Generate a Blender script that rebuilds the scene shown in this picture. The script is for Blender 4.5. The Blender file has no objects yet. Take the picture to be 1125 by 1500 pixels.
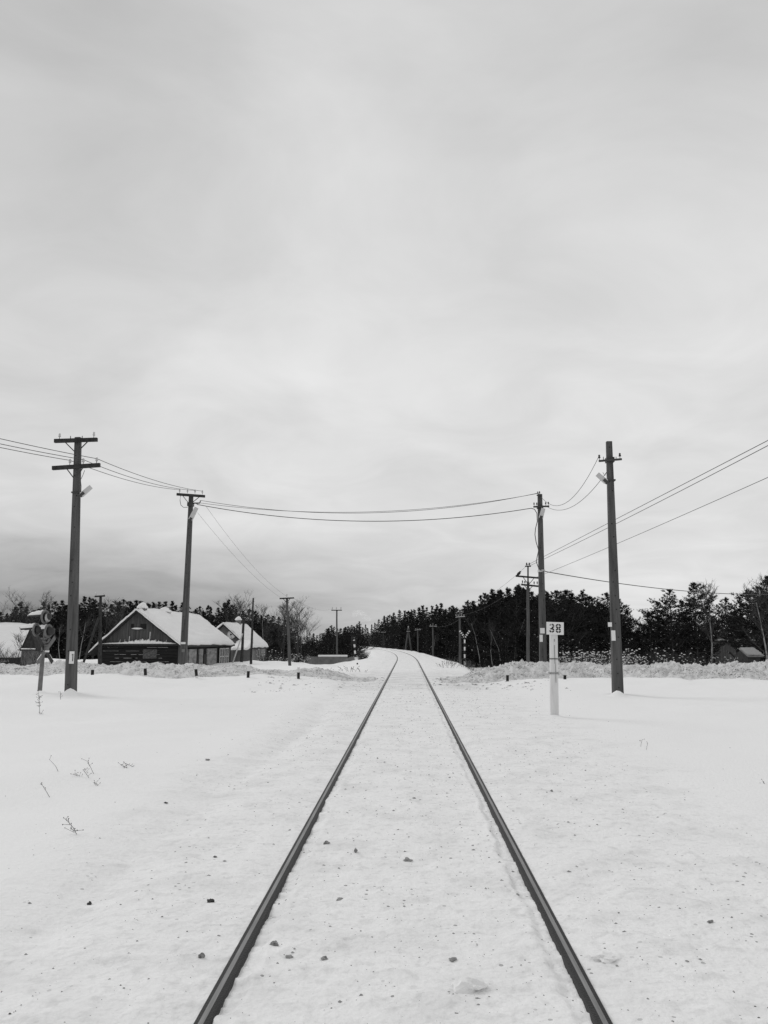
import bpy, math, random
import numpy as np
from mathutils import Vector, Matrix
random.seed(7)
rng = np.random.default_rng(11)
S = bpy.context.scene
COL = S.collection
R = math.radians

# ------------------------------------------------------------------ camera
FPX, W0, H0 = 1150.0, 1125.0, 1500.0
PITCH, YAW = R(9.33), R(1.70)
CAM = Vector((0.025, 0.0, 1.494))
cd = bpy.data.cameras.new('camera'); cam = bpy.data.objects.new('camera', cd); COL.objects.link(cam)
cam.location = CAM; cam.rotation_euler = (R(90) + PITCH, 0, YAW)
cd.sensor_fit = 'VERTICAL'; cd.sensor_height = 36.0; cd.lens = 36.0 * FPX / H0
cd.clip_start = 0.05; cd.clip_end = 6000
S.camera = cam
FWD = Vector((-math.sin(YAW) * math.cos(PITCH), math.cos(YAW) * math.cos(PITCH), math.sin(PITCH)))
RGT = Vector((math.cos(YAW), math.sin(YAW), 0)); UPV = RGT.cross(FWD)

def at(px, py, Y):
    """world point at distance Y along the track seen at survey reading px, py"""
    d = FWD + RGT * ((px - W0 / 2) / FPX) - UPV * ((py - H0 / 2) / FPX)
    return CAM + d * ((Y - CAM.y) / d.y)

# ------------------------------------------------------------------ noise
def _h(ix, iy, s):
    n = (ix * 374761393 + iy * 668265263 + s * 1442695041) & 0x7fffffff
    n = ((n ^ (n >> 13)) * 1274126177) & 0x7fffffff
    n = ((n ^ (n >> 16)) * 668265263) & 0x7fffffff
    return ((n ^ (n >> 15)) & 0xffff) / 65535.0

def vnoise(x, y, s=0):
    x = np.asarray(x, float); y = np.asarray(y, float)
    ix = np.floor(x).astype(np.int64); iy = np.floor(y).astype(np.int64)
    fx = x - ix; fy = y - iy
    fx = fx * fx * fx * (fx * (fx * 6 - 15) + 10); fy = fy * fy * fy * (fy * (fy * 6 - 15) + 10)
    a = _h(ix, iy, s); b = _h(ix + 1, iy, s); c = _h(ix, iy + 1, s); d = _h(ix + 1, iy + 1, s)
    return (a * (1 - fx) + b * fx) * (1 - fy) + (c * (1 - fx) + d * fx) * fy - 0.5

def fbm(x, y, s=0, o=4):
    r = 0; a = 1.0
    for i in range(o):
        r = r + a * vnoise(x * 2 ** i + 17.3 * i, y * 2 ** i - 9.1 * i, s + i); a *= 0.5
    return r

def cells(x, y, s=0):
    """distance to the nearest jittered point and that point's random number"""
    ix = np.floor(x).astype(np.int64); iy = np.floor(y).astype(np.int64)
    best = np.full(np.shape(x), 9.0); val = np.zeros(np.shape(x))
    for dx in (-1, 0, 1):
        for dy in (-1, 0, 1):
            cx, cy = ix + dx, iy + dy
            d = np.hypot(cx + _h(cx, cy, s) - x, cy + _h(cx, cy, s + 5) - y)
            m = d < best
            best = np.where(m, d, best); val = np.where(m, _h(cx, cy, s + 9), val)
    return best, val

def sst(a, b, x):
    t = np.clip((np.asarray(x, float) - a) / (b - a), 0, 1); return t * t * (3 - 2 * t)

# ------------------------------------------------------------------ materials
def mat(name, base, rough=0.8, var=0.25, scale=(3, 3, 3), detail=4, bump=0.0, bscale=20.0, metal=0.0, spec=0.3):
    m = bpy.data.materials.new(name); m.use_nodes = True
    nt = m.node_tree; b = nt.nodes['Principled BSDF']
    b.inputs['Roughness'].default_value = rough; b.inputs['Metallic'].default_value = metal
    b.inputs['Specular IOR Level'].default_value = spec
    g = nt.nodes.new('ShaderNodeNewGeometry')
    if var:
        mp = nt.nodes.new('ShaderNodeMapping'); mp.inputs['Scale'].default_value = scale
        nt.links.new(g.outputs['Position'], mp.inputs['Vector'])
        n = nt.nodes.new('ShaderNodeTexNoise'); n.inputs['Scale'].default_value = 1; n.inputs['Detail'].default_value = detail
        n.inputs['Roughness'].default_value = 0.65
        nt.links.new(mp.outputs[0], n.inputs['Vector'])
        r = nt.nodes.new('ShaderNodeValToRGB')
        lo, hi = base * (1 - var), min(1, base * (1 + var))
        r.color_ramp.elements[0].position = 0.3; r.color_ramp.elements[0].color = (lo, lo, lo, 1)
        r.color_ramp.elements[1].position = 0.7; r.color_ramp.elements[1].color = (hi, hi, hi, 1)
        nt.links.new(n.outputs['Fac'], r.inputs['Fac']); nt.links.new(r.outputs[0], b.inputs['Base Color'])
    else:
        b.inputs['Base Color'].default_value = (base, base, base, 1)
    if bump:
        n2 = nt.nodes.new('ShaderNodeTexNoise'); n2.inputs['Scale'].default_value = bscale; n2.inputs['Detail'].default_value = 5
        nt.links.new(g.outputs['Position'], n2.inputs['Vector'])
        bp = nt.nodes.new('ShaderNodeBump'); bp.inputs['Strength'].default_value = bump; bp.inputs['Distance'].default_value = 0.02
        nt.links.new(n2.outputs['Fac'], bp.inputs['Height']); nt.links.new(bp.outputs[0], b.inputs['Normal'])
    return m

def snow_material(name, base, dirt, speck, zone=True):
    """snow with grit blown over the ploughed strip by the rails and a packed dirty band where the road crosses"""
    m = bpy.data.materials.new(name); m.use_nodes = True
    nt = m.node_tree; N = nt.nodes.new; L = nt.links.new
    b = nt.nodes['Principled BSDF']; b.inputs['Roughness'].default_value = 0.75; b.inputs['Specular IOR Level'].default_value = 0.15
    g = N('ShaderNodeNewGeometry'); sp = N('ShaderNodeSeparateXYZ'); L(g.outputs['Position'], sp.inputs[0])
    def math_(op, a, c=None, d=None):
        n = N('ShaderNodeMath'); n.operation = op
        for i, v in enumerate((a, c, d)):
            if v is None: continue
            if isinstance(v, (int, float)): n.inputs[i].default_value = v
            else: L(v, n.inputs[i])
        return n.outputs[0]
    def noise(scale, det=4, vec=(1, 1, 1)):
        mp = N('ShaderNodeMapping'); mp.inputs['Scale'].default_value = vec; L(g.outputs['Position'], mp.inputs[0])
        n = N('ShaderNodeTexNoise'); n.inputs['Scale'].default_value = scale; n.inputs['Detail'].default_value = det
        L(mp.outputs[0], n.inputs['Vector']); return n.outputs['Fac']
    def ramp(x, lo, hi):
        n = N('ShaderNodeMapRange'); n.interpolation_type = 'SMOOTHSTEP'; L(x, n.inputs[0])
        n.inputs[1].default_value = lo; n.inputs[2].default_value = hi; return n.outputs[0]
    if zone:
        ax = math_('ABSOLUTE', math_('SUBTRACT', sp.outputs[0], 0.35))
        wob = math_('MULTIPLY', math_('SUBTRACT', noise(0.5), 0.5), 1.6)
        track = math_('SUBTRACT', 1.0, ramp(math_('ADD', ax, wob), 1.9, 3.3))
        road = math_('MULTIPLY', ramp(sp.outputs[1], 23.5, 26.5), math_('SUBTRACT', 1.0, ramp(sp.outputs[1], 36, 42)))
        road = math_('MULTIPLY', road, math_('SUBTRACT', 1.0, ramp(ax, 1.5, 3.5)))
        dirt_zone = math_('MAXIMUM', track, road)
    else:
        dirt_zone = None; road = None
    blot = ramp(noise(2.2, 8), 0.42, 0.75)
    mid = ramp(noise(12.0, 6), 0.50, 0.70)
    k = math_('ADD', math_('MULTIPLY', blot, dirt * 0.5), math_('MULTIPLY', mid, dirt * 0.5))
    # grit: small dark grains
    fine_ = ramp(noise(40, 4), 0.50, 0.68)
    k = math_('ADD', k, math_('MULTIPLY', fine_, dirt * 0.22))
    vo = N('ShaderNodeTexVoronoi'); vo.inputs['Scale'].default_value = 22.0; L(g.outputs['Position'], vo.inputs['Vector'])
    cs = N('ShaderNodeSeparateColor'); L(vo.outputs['Color'], cs.inputs[0])
    grain = math_('LESS_THAN', vo.outputs['Distance'], math_('MULTIPLY', math_('SUBTRACT', cs.outputs[0], 1 - speck), 1.3))
    grain = math_('MULTIPLY', grain, ramp(noise(1.3, 3), 0.40, 0.62))
    k2 = math_('MULTIPLY', grain, 0.62)
    if zone:
        k = math_('MULTIPLY', k, math_('ADD', math_('MULTIPLY', dirt_zone, 0.94), 0.06))
        k2 = math_('MULTIPLY', k2, dirt_zone)
        k = math_('ADD', k, math_('MULTIPLY', road, math_('MULTIPLY', ramp(noise(1.6, 7, (0.5, 1.5, 1)), 0.35, 0.7), 0.22)))
    tot = math_('MINIMUM', math_('ADD', k, k2), 0.9)
    col = math_('MULTIPLY', math_('SUBTRACT', 1.0, tot), base)
    cc = N('ShaderNodeCombineColor'); 
    for i in range(3): L(col, cc.inputs[i])
    L(cc.outputs[0], b.inputs['Base Color'])
    bp = N('ShaderNodeBump'); bp.inputs['Strength'].default_value = 0.7; bp.inputs['Distance'].default_value = 0.018
    L(noise(26, 9), bp.inputs['Height']); L(bp.outputs[0], b.inputs['Normal'])
    return m

M = {}
M['snow'] = snow_material('field_snow', 0.91, 0.22, 0.22)
M['bank'] = snow_material('ploughed_snow', 0.76, 0.62, 0.55, zone=False)
M['clean'] = mat('clean_snow', 0.86, 0.8, 0.03, (4, 4, 4), bump=0.3, bscale=30)
M['concrete'] = mat('concrete', 0.088, 0.9, 0.5, (9, 9, 0.7), 8, 0.4, 60)
M['concrete2'] = mat('concrete_light', 0.16, 0.9, 0.3, (2, 2, 2), 8, 0.4, 30)
M['darkwood'] = mat('tarred_wood', 0.035, 0.85, 0.6, (6, 6, 6), 5, 0.4, 30)
M['pole_wood'] = mat('pole_wood', 0.095, 0.9, 0.4, (14, 14, 0.8), 5, 0.4, 40)
M['metal'] = mat('dark_metal', 0.05, 0.5, 0.2, (5, 5, 5))
M['rust'] = mat('rail_steel', 0.009, 0.6, 0.5, (60, 5, 60), 6, 0.3, 90, spec=0.4)
M['band'] = mat('worn_steel', 0.23, 0.45, 0.30, (60, 3, 5), 6, metal=0.3)
M['porcelain'] = mat('porcelain', 0.55, 0.25, 0.1, (9, 9, 9))
M['darkglass'] = mat('dark_insulator', 0.03, 0.3, 0)
M['lamp_white'] = mat('lamp_housing', 0.55, 0.5, 0.06, (6, 6, 6))
M['white'] = mat('white_paint', 0.70, 0.7, 0.10, (20, 20, 3), 6)
M['plate'] = mat('white_plate', 0.76, 0.5, 0.06, (30, 30, 30))
M['black'] = mat('black_paint', 0.018, 0.7, 0.2, (20, 20, 20))
M['faded'] = mat('faded_paint', 0.30, 0.7, 0.5, (60, 60, 60))
M['log'] = mat('dark_log', 0.016, 0.9, 0.75, (0.9, 6, 16), 7)
M['board'] = mat('grey_board', 0.085, 0.9, 0.45, (9, 9, 0.5), 6)
M['frosted'] = mat('frosted_board', 0.09, 0.9, 0.8, (9, 9, 14), 6)
M['plaster'] = mat('patched_plaster', 0.24, 0.9, 0.55, (0.8, 1.5, 5), 8)
M['render'] = mat('grey_render', 0.17, 0.9, 0.25, (1, 1, 1.5), 6)
M['roof'] = mat('roof_sheet', 0.03, 0.8, 0.3, (3, 3, 3))
M['opening'] = mat('dark_opening', 0.012, 0.6, 0.0)
M['frame'] = mat('window_frame', 0.5, 0.7, 0.2, (9, 9, 9))
M['glass'] = mat('window_glass', 0.02, 0.12, 0.0, spec=0.5)
M['signal'] = mat('signal_grey', 0.17, 0.7, 0.3, (9, 9, 9), 5)
M['cover'] = mat('lamp_cover_paint', 0.36, 0.7, 0.3, (9, 9, 9), 5)
M['signal_dark'] = mat('signal_dark', 0.04, 0.6, 0.3, (9, 9, 9), 5)
M['needle'] = mat('needles', 0.030, 0.9, 0.5, (1.2, 1.2, 1.2), 3, spec=0.1)
M['bark'] = mat('pine_bark', 0.085, 0.95, 0.5, (6, 6, 1), 4)
M['birch'] = mat('birch_bark', 0.24, 0.9, 0.6, (5, 5, 7), 5)
M['twig'] = mat('twigs', 0.05, 0.95, 0.3, (4, 4, 4))
M['weed'] = mat('dry_weed', 0.10, 0.95, 0.3, (30, 30, 30))
M['clod'] = mat('frozen_dirt', 0.06, 0.95, 0.6, (40, 40, 40), 6, 0.5, 120)
M['grit'] = mat('grit', 0.12, 0.95, 0.7, (9, 9, 9), 4)
M['mottled'] = mat('snowy_dirt', 0.26, 0.95, 0.85, (55, 55, 55), 5, 0.5, 120)
M['greyclod'] = mat('dirty_ice', 0.34, 0.8, 0.4, (40, 40, 40), 6, 0.5, 120)
M['crow'] = mat('feathers', 0.02, 0.6, 0.2, (30, 30, 30))

# ------------------------------------------------------------------ builders
LOC = {}
def tag(o, label=None, cat=None, group=None, kind=None):
    for k, v in (('label', label), ('category', cat), ('group', group), ('kind', kind)):
        if v: o[k] = v
    return o

def empty(name, loc, label=None, cat=None, group=None):
    o = bpy.data.objects.new(name, None); COL.objects.link(o)
    o.location = loc; o.empty_display_size = 0.2
    LOC[o.name] = Vector(loc)
    return tag(o, label, cat, group)

class MB:
    def __init__(s): s.v = []; s.f = []; s.m = []; s.s = []
    def add(s, vs, fs, mi=0, smooth=False):
        o = len(s.v); s.v += [tuple(v) for v in vs]
        for f in fs: s.f.append(tuple(i + o for i in f)); s.m.append(mi); s.s.append(smooth)
    def frame(s, d, up=Vector((0, 0, 1))):
        d = d.normalized(); a = d.cross(up)
        if a.length < 1e-4: a = d.cross(Vector((0, 1, 0)))
        a.normalize(); return a, a.cross(d).normalized() * -1 if False else d.cross(a).normalized() * -1
    def loft(s, rings, mi=0, smooth=False, cap=True):
        n = len(rings[0]); vs = [p for r in rings for p in r]; fs = []
        for k in range(len(rings) - 1):
            for i in range(n):
                j = (i + 1) % n; fs.append((k * n + i, k * n + j, (k + 1) * n + j, (k + 1) * n + i))
        if cap: fs.append(tuple(range(n))[::-1]); fs.append(tuple((len(rings) - 1) * n + i for i in range(n)))
        s.add(vs, fs, mi, smooth)
    def tube(s, pts, rad, n=8, mi=0, smooth=True):
        pts = [Vector(p) for p in pts]; rings = []
        if isinstance(rad, (int, float)): rad = [rad] * len(pts)
        d0 = (pts[-1] - pts[0]).normalized()
        ref = Vector((0, 0, 1)) if abs(d0.z) < 0.9 else Vector((0, 1, 0))
        for i, p in enumerate(pts):
            d = (pts[min(i + 1, len(pts) - 1)] - pts[max(i - 1, 0)]).normalized()
            a = d.cross(ref).normalized(); b = d.cross(a)
            rings.append([p + (a * math.cos(2 * math.pi * k / n) + b * math.sin(2 * math.pi * k / n)) * rad[i] for k in range(n)])
        s.loft(rings, mi, smooth)
    def beam(s, a, b, w, h, mi=0, w2=None, h2=None, up=Vector((0, 0, 1)), ch=0.0):
        """bar from a to b, w across, h along up; ch cuts its long edges"""
        a = Vector(a); b = Vector(b); d = (b - a).normalized()
        if abs(d.dot(up)) > 0.95: up = Vector((0, 1, 0))
        sx = d.cross(up).normalized(); uz = sx.cross(d).normalized()
        rings = []
        for p, ww, hh in ((a, w, h), (b, w2 or w, h2 or h)):
            x, y = ww / 2, hh / 2
            if ch: q = [(-x + ch, -y), (x - ch, -y), (x, -y + ch), (x, y - ch), (x - ch, y), (-x + ch, y), (-x, y - ch), (-x, -y + ch)]
            else: q = [(-x, -y), (x, -y), (x, y), (-x, y)]
            rings.append([p + sx * i + uz * j for i, j in q])
        s.loft(rings, mi)
    def box(s, c, sz, mi=0, rot=None):
        c = Vector(c); q = [Vector((i * sz[0] / 2, j * sz[1] / 2, k * sz[2] / 2)) for i in (-1, 1) for j in (-1, 1) for k in (-1, 1)]
        if rot: q = [rot @ v for v in q]
        s.add([c + v for v in q], [(0, 1, 3, 2), (4, 6, 7, 5), (0, 4, 5, 1), (2, 3, 7, 6), (0, 2, 6, 4), (1, 5, 7, 3)], mi)
    def lathe(s, c, prof, n=10, mi=0, axis=Vector((0, 0, 1))):
        c = Vector(c); axis = axis.normalized(); a = axis.orthogonal().normalized(); b = axis.cross(a)
        s.loft([[c + axis * z + (a * math.cos(2 * math.pi * k / n) + b * math.sin(2 * math.pi * k / n)) * r for k in range(n)] for r, z in prof], mi, True)
    def lump(s, c, sz, mi=0, seed=0, sub=2, rough=0.25):
        import bmesh
        bm = bmesh.new(); bmesh.ops.create_icosphere(bm, subdivisions=sub, radius=1)
        rr = random.Random(seed); ph = [rr.uniform(0, 6.28) for _ in range(6)]
        vs = []
        for v in bm.verts:
            p = v.co
            k = 1 + rough * (math.sin(p.x * 3.1 + ph[0]) * math.sin(p.y * 2.7 + ph[1]) + 0.6 * math.sin(p.z * 5.1 + ph[2] + p.x * 4) + 0.4 * math.sin(p.y * 7 + ph[3])) + rr.uniform(-1, 1) * rough * 0.35
            vs.append(Vector(c) + Vector((p.x * sz[0], p.y * sz[1], p.z * sz[2])) * k)
        bm.verts.index_update(); fs = [tuple(v.index for v in f.verts) for f in bm.faces]; bm.free()
        s.add(vs, fs, mi)
    def build(s, name, mats, parent=None):
        if not isinstance(mats, (list, tuple)): mats = [mats]
        off = LOC[parent.name] if parent is not None else Vector((0, 0, 0))
        me = bpy.data.meshes.new(name)
        me.from_pydata([(x - off.x, y - off.y, z - off.z) for x, y, z in s.v], [], s.f)
        for m in mats: me.materials.append(m)
        me.polygons.foreach_set('material_index', s.m); me.polygons.foreach_set('use_smooth', s.s)
        me.update()
        o = bpy.data.objects.new(name, me); COL.objects.link(o)
        if parent is not None: o.parent = parent; LOC[o.name] = off
        return o

# ------------------------------------------------------------------ track line and ground
def cx(Y):
    Y = np.asarray(Y, float)
    t = np.clip(Y - 58, 0, 260)
    return -(t * t) / 1740.0 - np.clip(Y - 318, 0, None) * (2 * 260 / 1740.0)

def ground(X, Y):
    X = np.asarray(X, float); Y = np.asarray(Y, float)
    u = X - cx(Y); a = np.abs(u)
    lump = fbm(X * 2.6, Y * 2.6, 3, 3) * 0.020 + fbm(X * 13, Y * 13, 9, 3) * 0.016 + np.clip(vnoise(X * 9, Y * 9, 15) - 0.22, 0, 1) * 0.07
    swell = fbm(X * 0.16, Y * 0.16, 21, 3)
    near = np.exp(-np.clip(Y, 0, None) / 40.0)
    # ballast strip
    z = 0.002 + lump * (0.80 - 0.68 * sst(1.9, 2.9, a - 0.35 * (u > 0)))
    # flangeways inside the rails
    d = 0.760 - a
    edge = fbm(X * 4, Y * 7, 31, 4)
    gro = (1 - sst(0.045, 0.095, d + edge * 0.045)) * (d > -0.045)
    z = z * (1 - gro) + gro * (-0.021 + edge * 0.012 + vnoise(X * 2, Y * 17, 44) * 0.012 + vnoise(X * 3, Y * 38, 45) * 0.014)
    # outside the rails
    o = a - 0.835
    og = (1 - sst(0.0, 0.25, o)) * (o > -0.03)
    z = z * (1 - og) + og * (-0.012 + 0.35 * lump + vnoise(u * 9, Y * 9, 5) * 0.008)
    # sides: softly drifted snow beyond the ploughed strip
    left = sst(1.9, 3.6, -u); right = sst(2.9, 5.5, u)
    z = z - 0.050 * np.exp(-((u + 1.92 + 0.35 * swell) / 0.20) ** 2) * (0.45 + 1.6 * np.clip(vnoise(Y * 1.1, u * 0.3, 61) + 0.25, 0, 1)) * (1 - sst(14, 22, Y))
    z = z + 0.045 * sst(1.95, 2.5, -u) - 0.03 * np.exp(-((u - 2.75 + 0.3 * swell) / 0.25) ** 2) * np.clip(vnoise(Y * 1.3, u * 0.3, 64) + 0.3, 0, 1) * (1 - sst(12, 20, Y))
    z = z + left * (0.03 + 0.22 * swell) + right * (0.02 + 0.20 * swell)
    z = z + fbm(X * 0.8, Y * 0.8, 71, 2) * 0.05 * (left + right)
    # drift rising to the roadside
    z = z + 0.11 * sst(23, 29, Y) * sst(2.0, 4.5, a)
    z = z + 0.10 * sst(24, 30, Y) * fbm(X * 1.1, Y * 1.1, 81, 4) * sst(0.9, 1.8, a)
    # beyond the road: an embankment over lower land
    far = sst(34.5, 41, Y)
    deep = 1.55 - 1.22 * sst(-22, -15, X) * (1 - sst(-2.0, -0.5, X)) * (1 - sst(68, 75, Y)) - 1.45 * (1 - sst(-23.5, -21.8, X)) * sst(42, 50, Y) * (1 - sst(74, 84, Y))
    bank = -deep * sst(2.7, 6.3, a + swell * 0.8) + 0.35 * swell * sst(4, 8, a) + fbm(X * 0.9, Y * 0.9, 91, 3) * 0.10
    bank = np.where(a < 2.0, z, bank - 0.02)
    z = z * (1 - far) + bank * far
    # the snow lies level round the tall poles, heaped at their feet
    for hx, hy in ((-9.55, 22.0), (5.97, 22.0), (3.05, 16.0), (-10.6, 22.4)):
        z = z * (1 - 0.9 * np.exp(-(((X - hx) ** 2 + (Y - hy) ** 2) / 6.0)))
    for hx, hy, hh, hw in HEAPS:
        z = z + hh * np.exp(-(((X - hx) ** 2 + (Y - hy) ** 2) / hw ** 2))
    return z

HEAPS = []
def gz(x, y): return float(ground(np.array([x]), np.array([y]))[0])
for px, py, Y, hh in ((101.5, 1015, 21.75, 0.14), (108, 1017, 21.8, 0.05), (905, 1012, 21.72, 0.15), (812, 1046, 16.1, 0.05), (58, 1015, 22.2, 0.10)):
    p = at(px, py, Y); HEAPS.append((p.x, p.y, hh, 0.17))
HEAPS.append((at(103, 1016, 22.3).x, 22.3, 0.06, 0.9)); HEAPS.append((at(905, 1016, 22.3).x, 22.3, 0.06, 0.9))

def on_ground(px, py):
    """the point of the snow seen at survey reading px, py"""
    d = FWD + RGT * ((px - W0 / 2) / FPX) - UPV * ((py - H0 / 2) / FPX)
    t = (0 - CAM.z) / d.z
    for _ in range(6):
        p = CAM + d * t; t += (gz(p.x, p.y) - p.z) / d.z
    return CAM + d * t

def axis(segs):
    out = []
    for a, b, st in segs:
        n = max(1, int(round((b - a) / st))); out += list(np.linspace(a, b, n, endpoint=False))
    return out
gx = [-1500, -900, -550, -330, -220, -150, -110] + axis([(-80, -30, 2.0), (-30, -14, 0.3), (-14, -4, 0.09), (-4, -1.2, 0.05)])
half = axis([(0, 0.60, 0.04), (0.60, 0.758, 0.012)]) + [0.758, 0.766] + [0.829, 0.837] + axis([(0.85, 1.2, 0.03)])
gx += [-v for v in reversed(half) if v > 0] + half
gx += axis([(1.2, 4, 0.05), (4, 14, 0.09), (14, 30, 0.3), (30, 80, 2.0)]) + [80, 110, 150, 220, 330, 550, 900, 1500]
gy = [-60, -40, -25, -15, -8, -4] + axis([(-2, 2, 0.15), (2, 5.5, 0.025), (5.5, 9, 0.045), (9, 16, 0.08), (16, 34, 0.12), (34, 60, 0.35), (60, 120, 1.0), (120, 260, 3.0)]) + [260, 290, 330, 400, 520, 700, 1000, 1500, 2500]
UX, YY = np.meshgrid(np.array(sorted(gx)), np.array(gy)); XX = UX + cx(YY)
ZZ = ground(XX, YY)
ny, nx = XX.shape
me = bpy.data.meshes.new('snow_ground')
me.vertices.add(nx * ny); me.vertices.foreach_set('co', np.stack([XX, YY, ZZ], -1).astype(np.float32).ravel())
idx = np.arange(nx * ny).reshape(ny, nx)
q = np.stack([idx[:-1, :-1], idx[:-1, 1:], idx[1:, 1:], idx[1:, :-1]], -1).reshape(-1, 4)
me.loops.add(q.size); me.loops.foreach_set('vertex_index', q.ravel().astype(np.int32))
me.polygons.add(len(q)); me.polygons.foreach_set('loop_start', (np.arange(len(q)) * 4).astype(np.int32))
me.polygons.foreach_set('loop_total', np.full(len(q), 4, np.int32)); me.polygons.foreach_set('use_smooth', np.ones(len(q), bool))
me.update(calc_edges=True); me.materials.append(M['snow'])
go = bpy.data.objects.new('snow_ground', me); COL.objects.link(go); tag(go, kind='structure')

def grid_mesh(name, X, Y, Z, m):
    ny, nx = X.shape
    mb = bpy.data.meshes.new(name)
    ii = np.arange(nx * ny).reshape(ny, nx)
    qq = np.stack([ii[:-1, :-1], ii[:-1, 1:], ii[1:, 1:], ii[1:, :-1]], -1).reshape(-1, 4)
    mb.vertices.add(nx * ny); mb.vertices.foreach_set('co', np.stack([X, Y, Z], -1).astype(np.float32).ravel())
    mb.loops.add(qq.size); mb.loops.foreach_set('vertex_index', qq.ravel().astype(np.int32))
    mb.polygons.add(len(qq)); mb.polygons.foreach_set('loop_start', (np.arange(len(qq)) * 4).astype(np.int32))
    mb.polygons.foreach_set('loop_total', np.full(len(qq), 4, np.int32)); mb.polygons.foreach_set('use_smooth', np.ones(len(qq), bool))
    mb.update(calc_edges=True); mb.materials.append(m)
    o = bpy.data.objects.new(name, mb); COL.objects.link(o); return o

def snow_bank(name, xs, yc, hfun, width, seed):
    vs_ = np.linspace(-1, 1.25, 90)
    X, V = np.meshgrid(np.array(xs), vs_)
    wob = fbm(X * 0.25, X * 0 + seed, seed, 2) * 1.2
    Y = yc + wob + V * width
    h = hfun(X)
    shape = np.clip(1 - np.abs(V) ** 1.7, 0, None)
    f1, c1 = cells(X * 3.1, Y * 3.1, seed); f2, c2 = cells(X * 7.5, Y * 7.5, seed + 3)
    rough = (c1 - 0.45) * 0.15 * np.clip(1 - f1, 0, 1) + (c2 - 0.45) * 0.20 * np.clip(1 - f2, 0, 1) + fbm(X * 1.2, Y * 1.2, seed, 4) * 0.11 + fbm(X * 9, Y * 9, seed + 7, 3) * 0.09
    Z = ground(X, Y) - 0.10 + shape * h + (0.05 + rough * np.clip(h * 2.2, 0.35, 1.1)) * np.clip(shape * 2.2, 0, 1)
    return tag(grid_mesh(name, X, Y, Z, M['bank']), kind='structure')

xl = axis([(-60, -20, 0.3), (-20, -1.2, 0.05)]); xr = axis([(1.3, 18, 0.05), (18, 60, 0.3)])
snow_bank('snow_bank', xl, 30.9, lambda X: 0.15 * sst(1.6, 5.5, -X) + 0.10 + 0.26 * vnoise(X * 0.6, X * 0, 5), 2.2, 40)
snow_bank('snow_bank', xr, 30.6, lambda X: 0.40 * sst(1.8, 3.0, X) + 0.06 + 0.20 * vnoise(X * 0.6, X * 0, 8), 2.3, 50)

# ------------------------------------------------------------------ rails
def rail(u0, label):
    prof = [(-0.0375, -0.036, 0), (-0.0375, -0.010, 0), (-0.033, -0.003, 0), (-0.015, -0.0008, 1), (0.007, 0.0, 0), (0.030, -0.0025, 0), (0.0365, -0.009, 0),
            (0.0375, -0.036, 0), (0.012, -0.050, 0), (0.009, -0.14, 0), (0.06, -0.165, 0), (-0.06, -0.165, 0), (-0.009, -0.14, 0), (-0.012, -0.050, 0)]
    sg = 1 if u0 < 0 else -1          # the wheel's flange runs on the gauge side
    if sg < 0: prof = [(-x, z, m) for x, z, m in prof]
    ys = axis([(-30, 58, 2.0), (58, 230, 3.0)])
    mb = MB(); n = len(prof); vs = []
    for y in ys:
        x0 = float(cx(y)); sl = float(cx(y + 0.5) - cx(y - 0.5)); k = 1 / math.hypot(1, sl)
        for px, pz, _ in prof: vs.append((x0 + (u0 + px) * k, y - (u0 + px) * sl * k, pz))
    fs = []; ms = []
    for i in range(len(ys) - 1):
        for j in range(n):
            jj = (j + 1) % n
            f = (i * n + j, i * n + jj, (i + 1) * n + jj, (i + 1) * n + j)
            mb.add([], [], 0); fs.append(f); ms.append(prof[j][2])
    mb.v = vs; mb.f = fs; mb.m = ms; mb.s = [False] * len(fs)
    o = mb.build('rail', [M['rust'], M['band']]); return tag(o, label, 'rail', 'rails of the single track')
rail(-0.7975, 'steel track rail with a bright worn strip, on the side of the log house')
rail(0.7975, 'steel track rail with a dull worn top, on the side of the 38 post')

# ------------------------------------------------------------------ poles
def insulator(crossarm, p, m='porcelain', s=1.0):
    mb = MB(); p = Vector(p)
    mb.tube([p, p + Vector((0, 0, 0.10 * s))], 0.010 * s, 6, 1)
    mb.lathe(p + Vector((0, 0, 0.07 * s)), [(0.02 * s, 0), (0.042 * s, 0.005 * s), (0.040 * s, 0.04 * s), (0.024 * s, 0.055 * s), (0.034 * s, 0.07 * s), (0.034 * s, 0.10 * s), (0.012 * s, 0.12 * s)], 10, 0)
    return mb.build('insulator', [M[m], M['metal']], crossarm)

def pole_body(root, a, b, w0, w1, m='concrete', square=True, deep=0.9, holes=True, stains=True):
    a = Vector(a); b = Vector(b); d = (b - a).normalized(); a2 = a - d * deep
    mb = MB()
    if square:
        mb.beam(a2, b, w0 * (1 + 0.03 * deep), w0 * 0.85, 0, w1, w1 * 0.85, up=Vector((0, 1, 0)), ch=0.018)
        if holes:
            L = (b - a).length; rr = random.Random(int(a.x * 100)); t = 0.18
            while t < L - 0.1:
                p = a.lerp(b, 1 - t / L); k = w1 + (w0 - w1) * (t / L)
                off = rr.uniform(-0.22, 0.22) * k
                mb.lathe(p + Vector((off, -k * 0.43 - 0.002, 0)), [(0.016, 0), (0.016, 0.004)], 8, 1, Vector((0, -1, 0)))
                t += rr.choice((0.32, 0.38, 0.6, 0.95))
    else:
        n = 9; pts = [a2.lerp(b, i / (n - 1)) + Vector((math.sin(i * 1.7) * 0.01, 0, 0)) for i in range(n)]
        mb.tube(pts, [w0 / 2 + (w1 - w0) / 2 * i / (n - 1) for i in range(n)], 12)
    return mb.build('pole_shaft', [M[m], M['opening']], root)

def lerp_at(px, py, Y): return at(px, py, Y)

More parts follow.
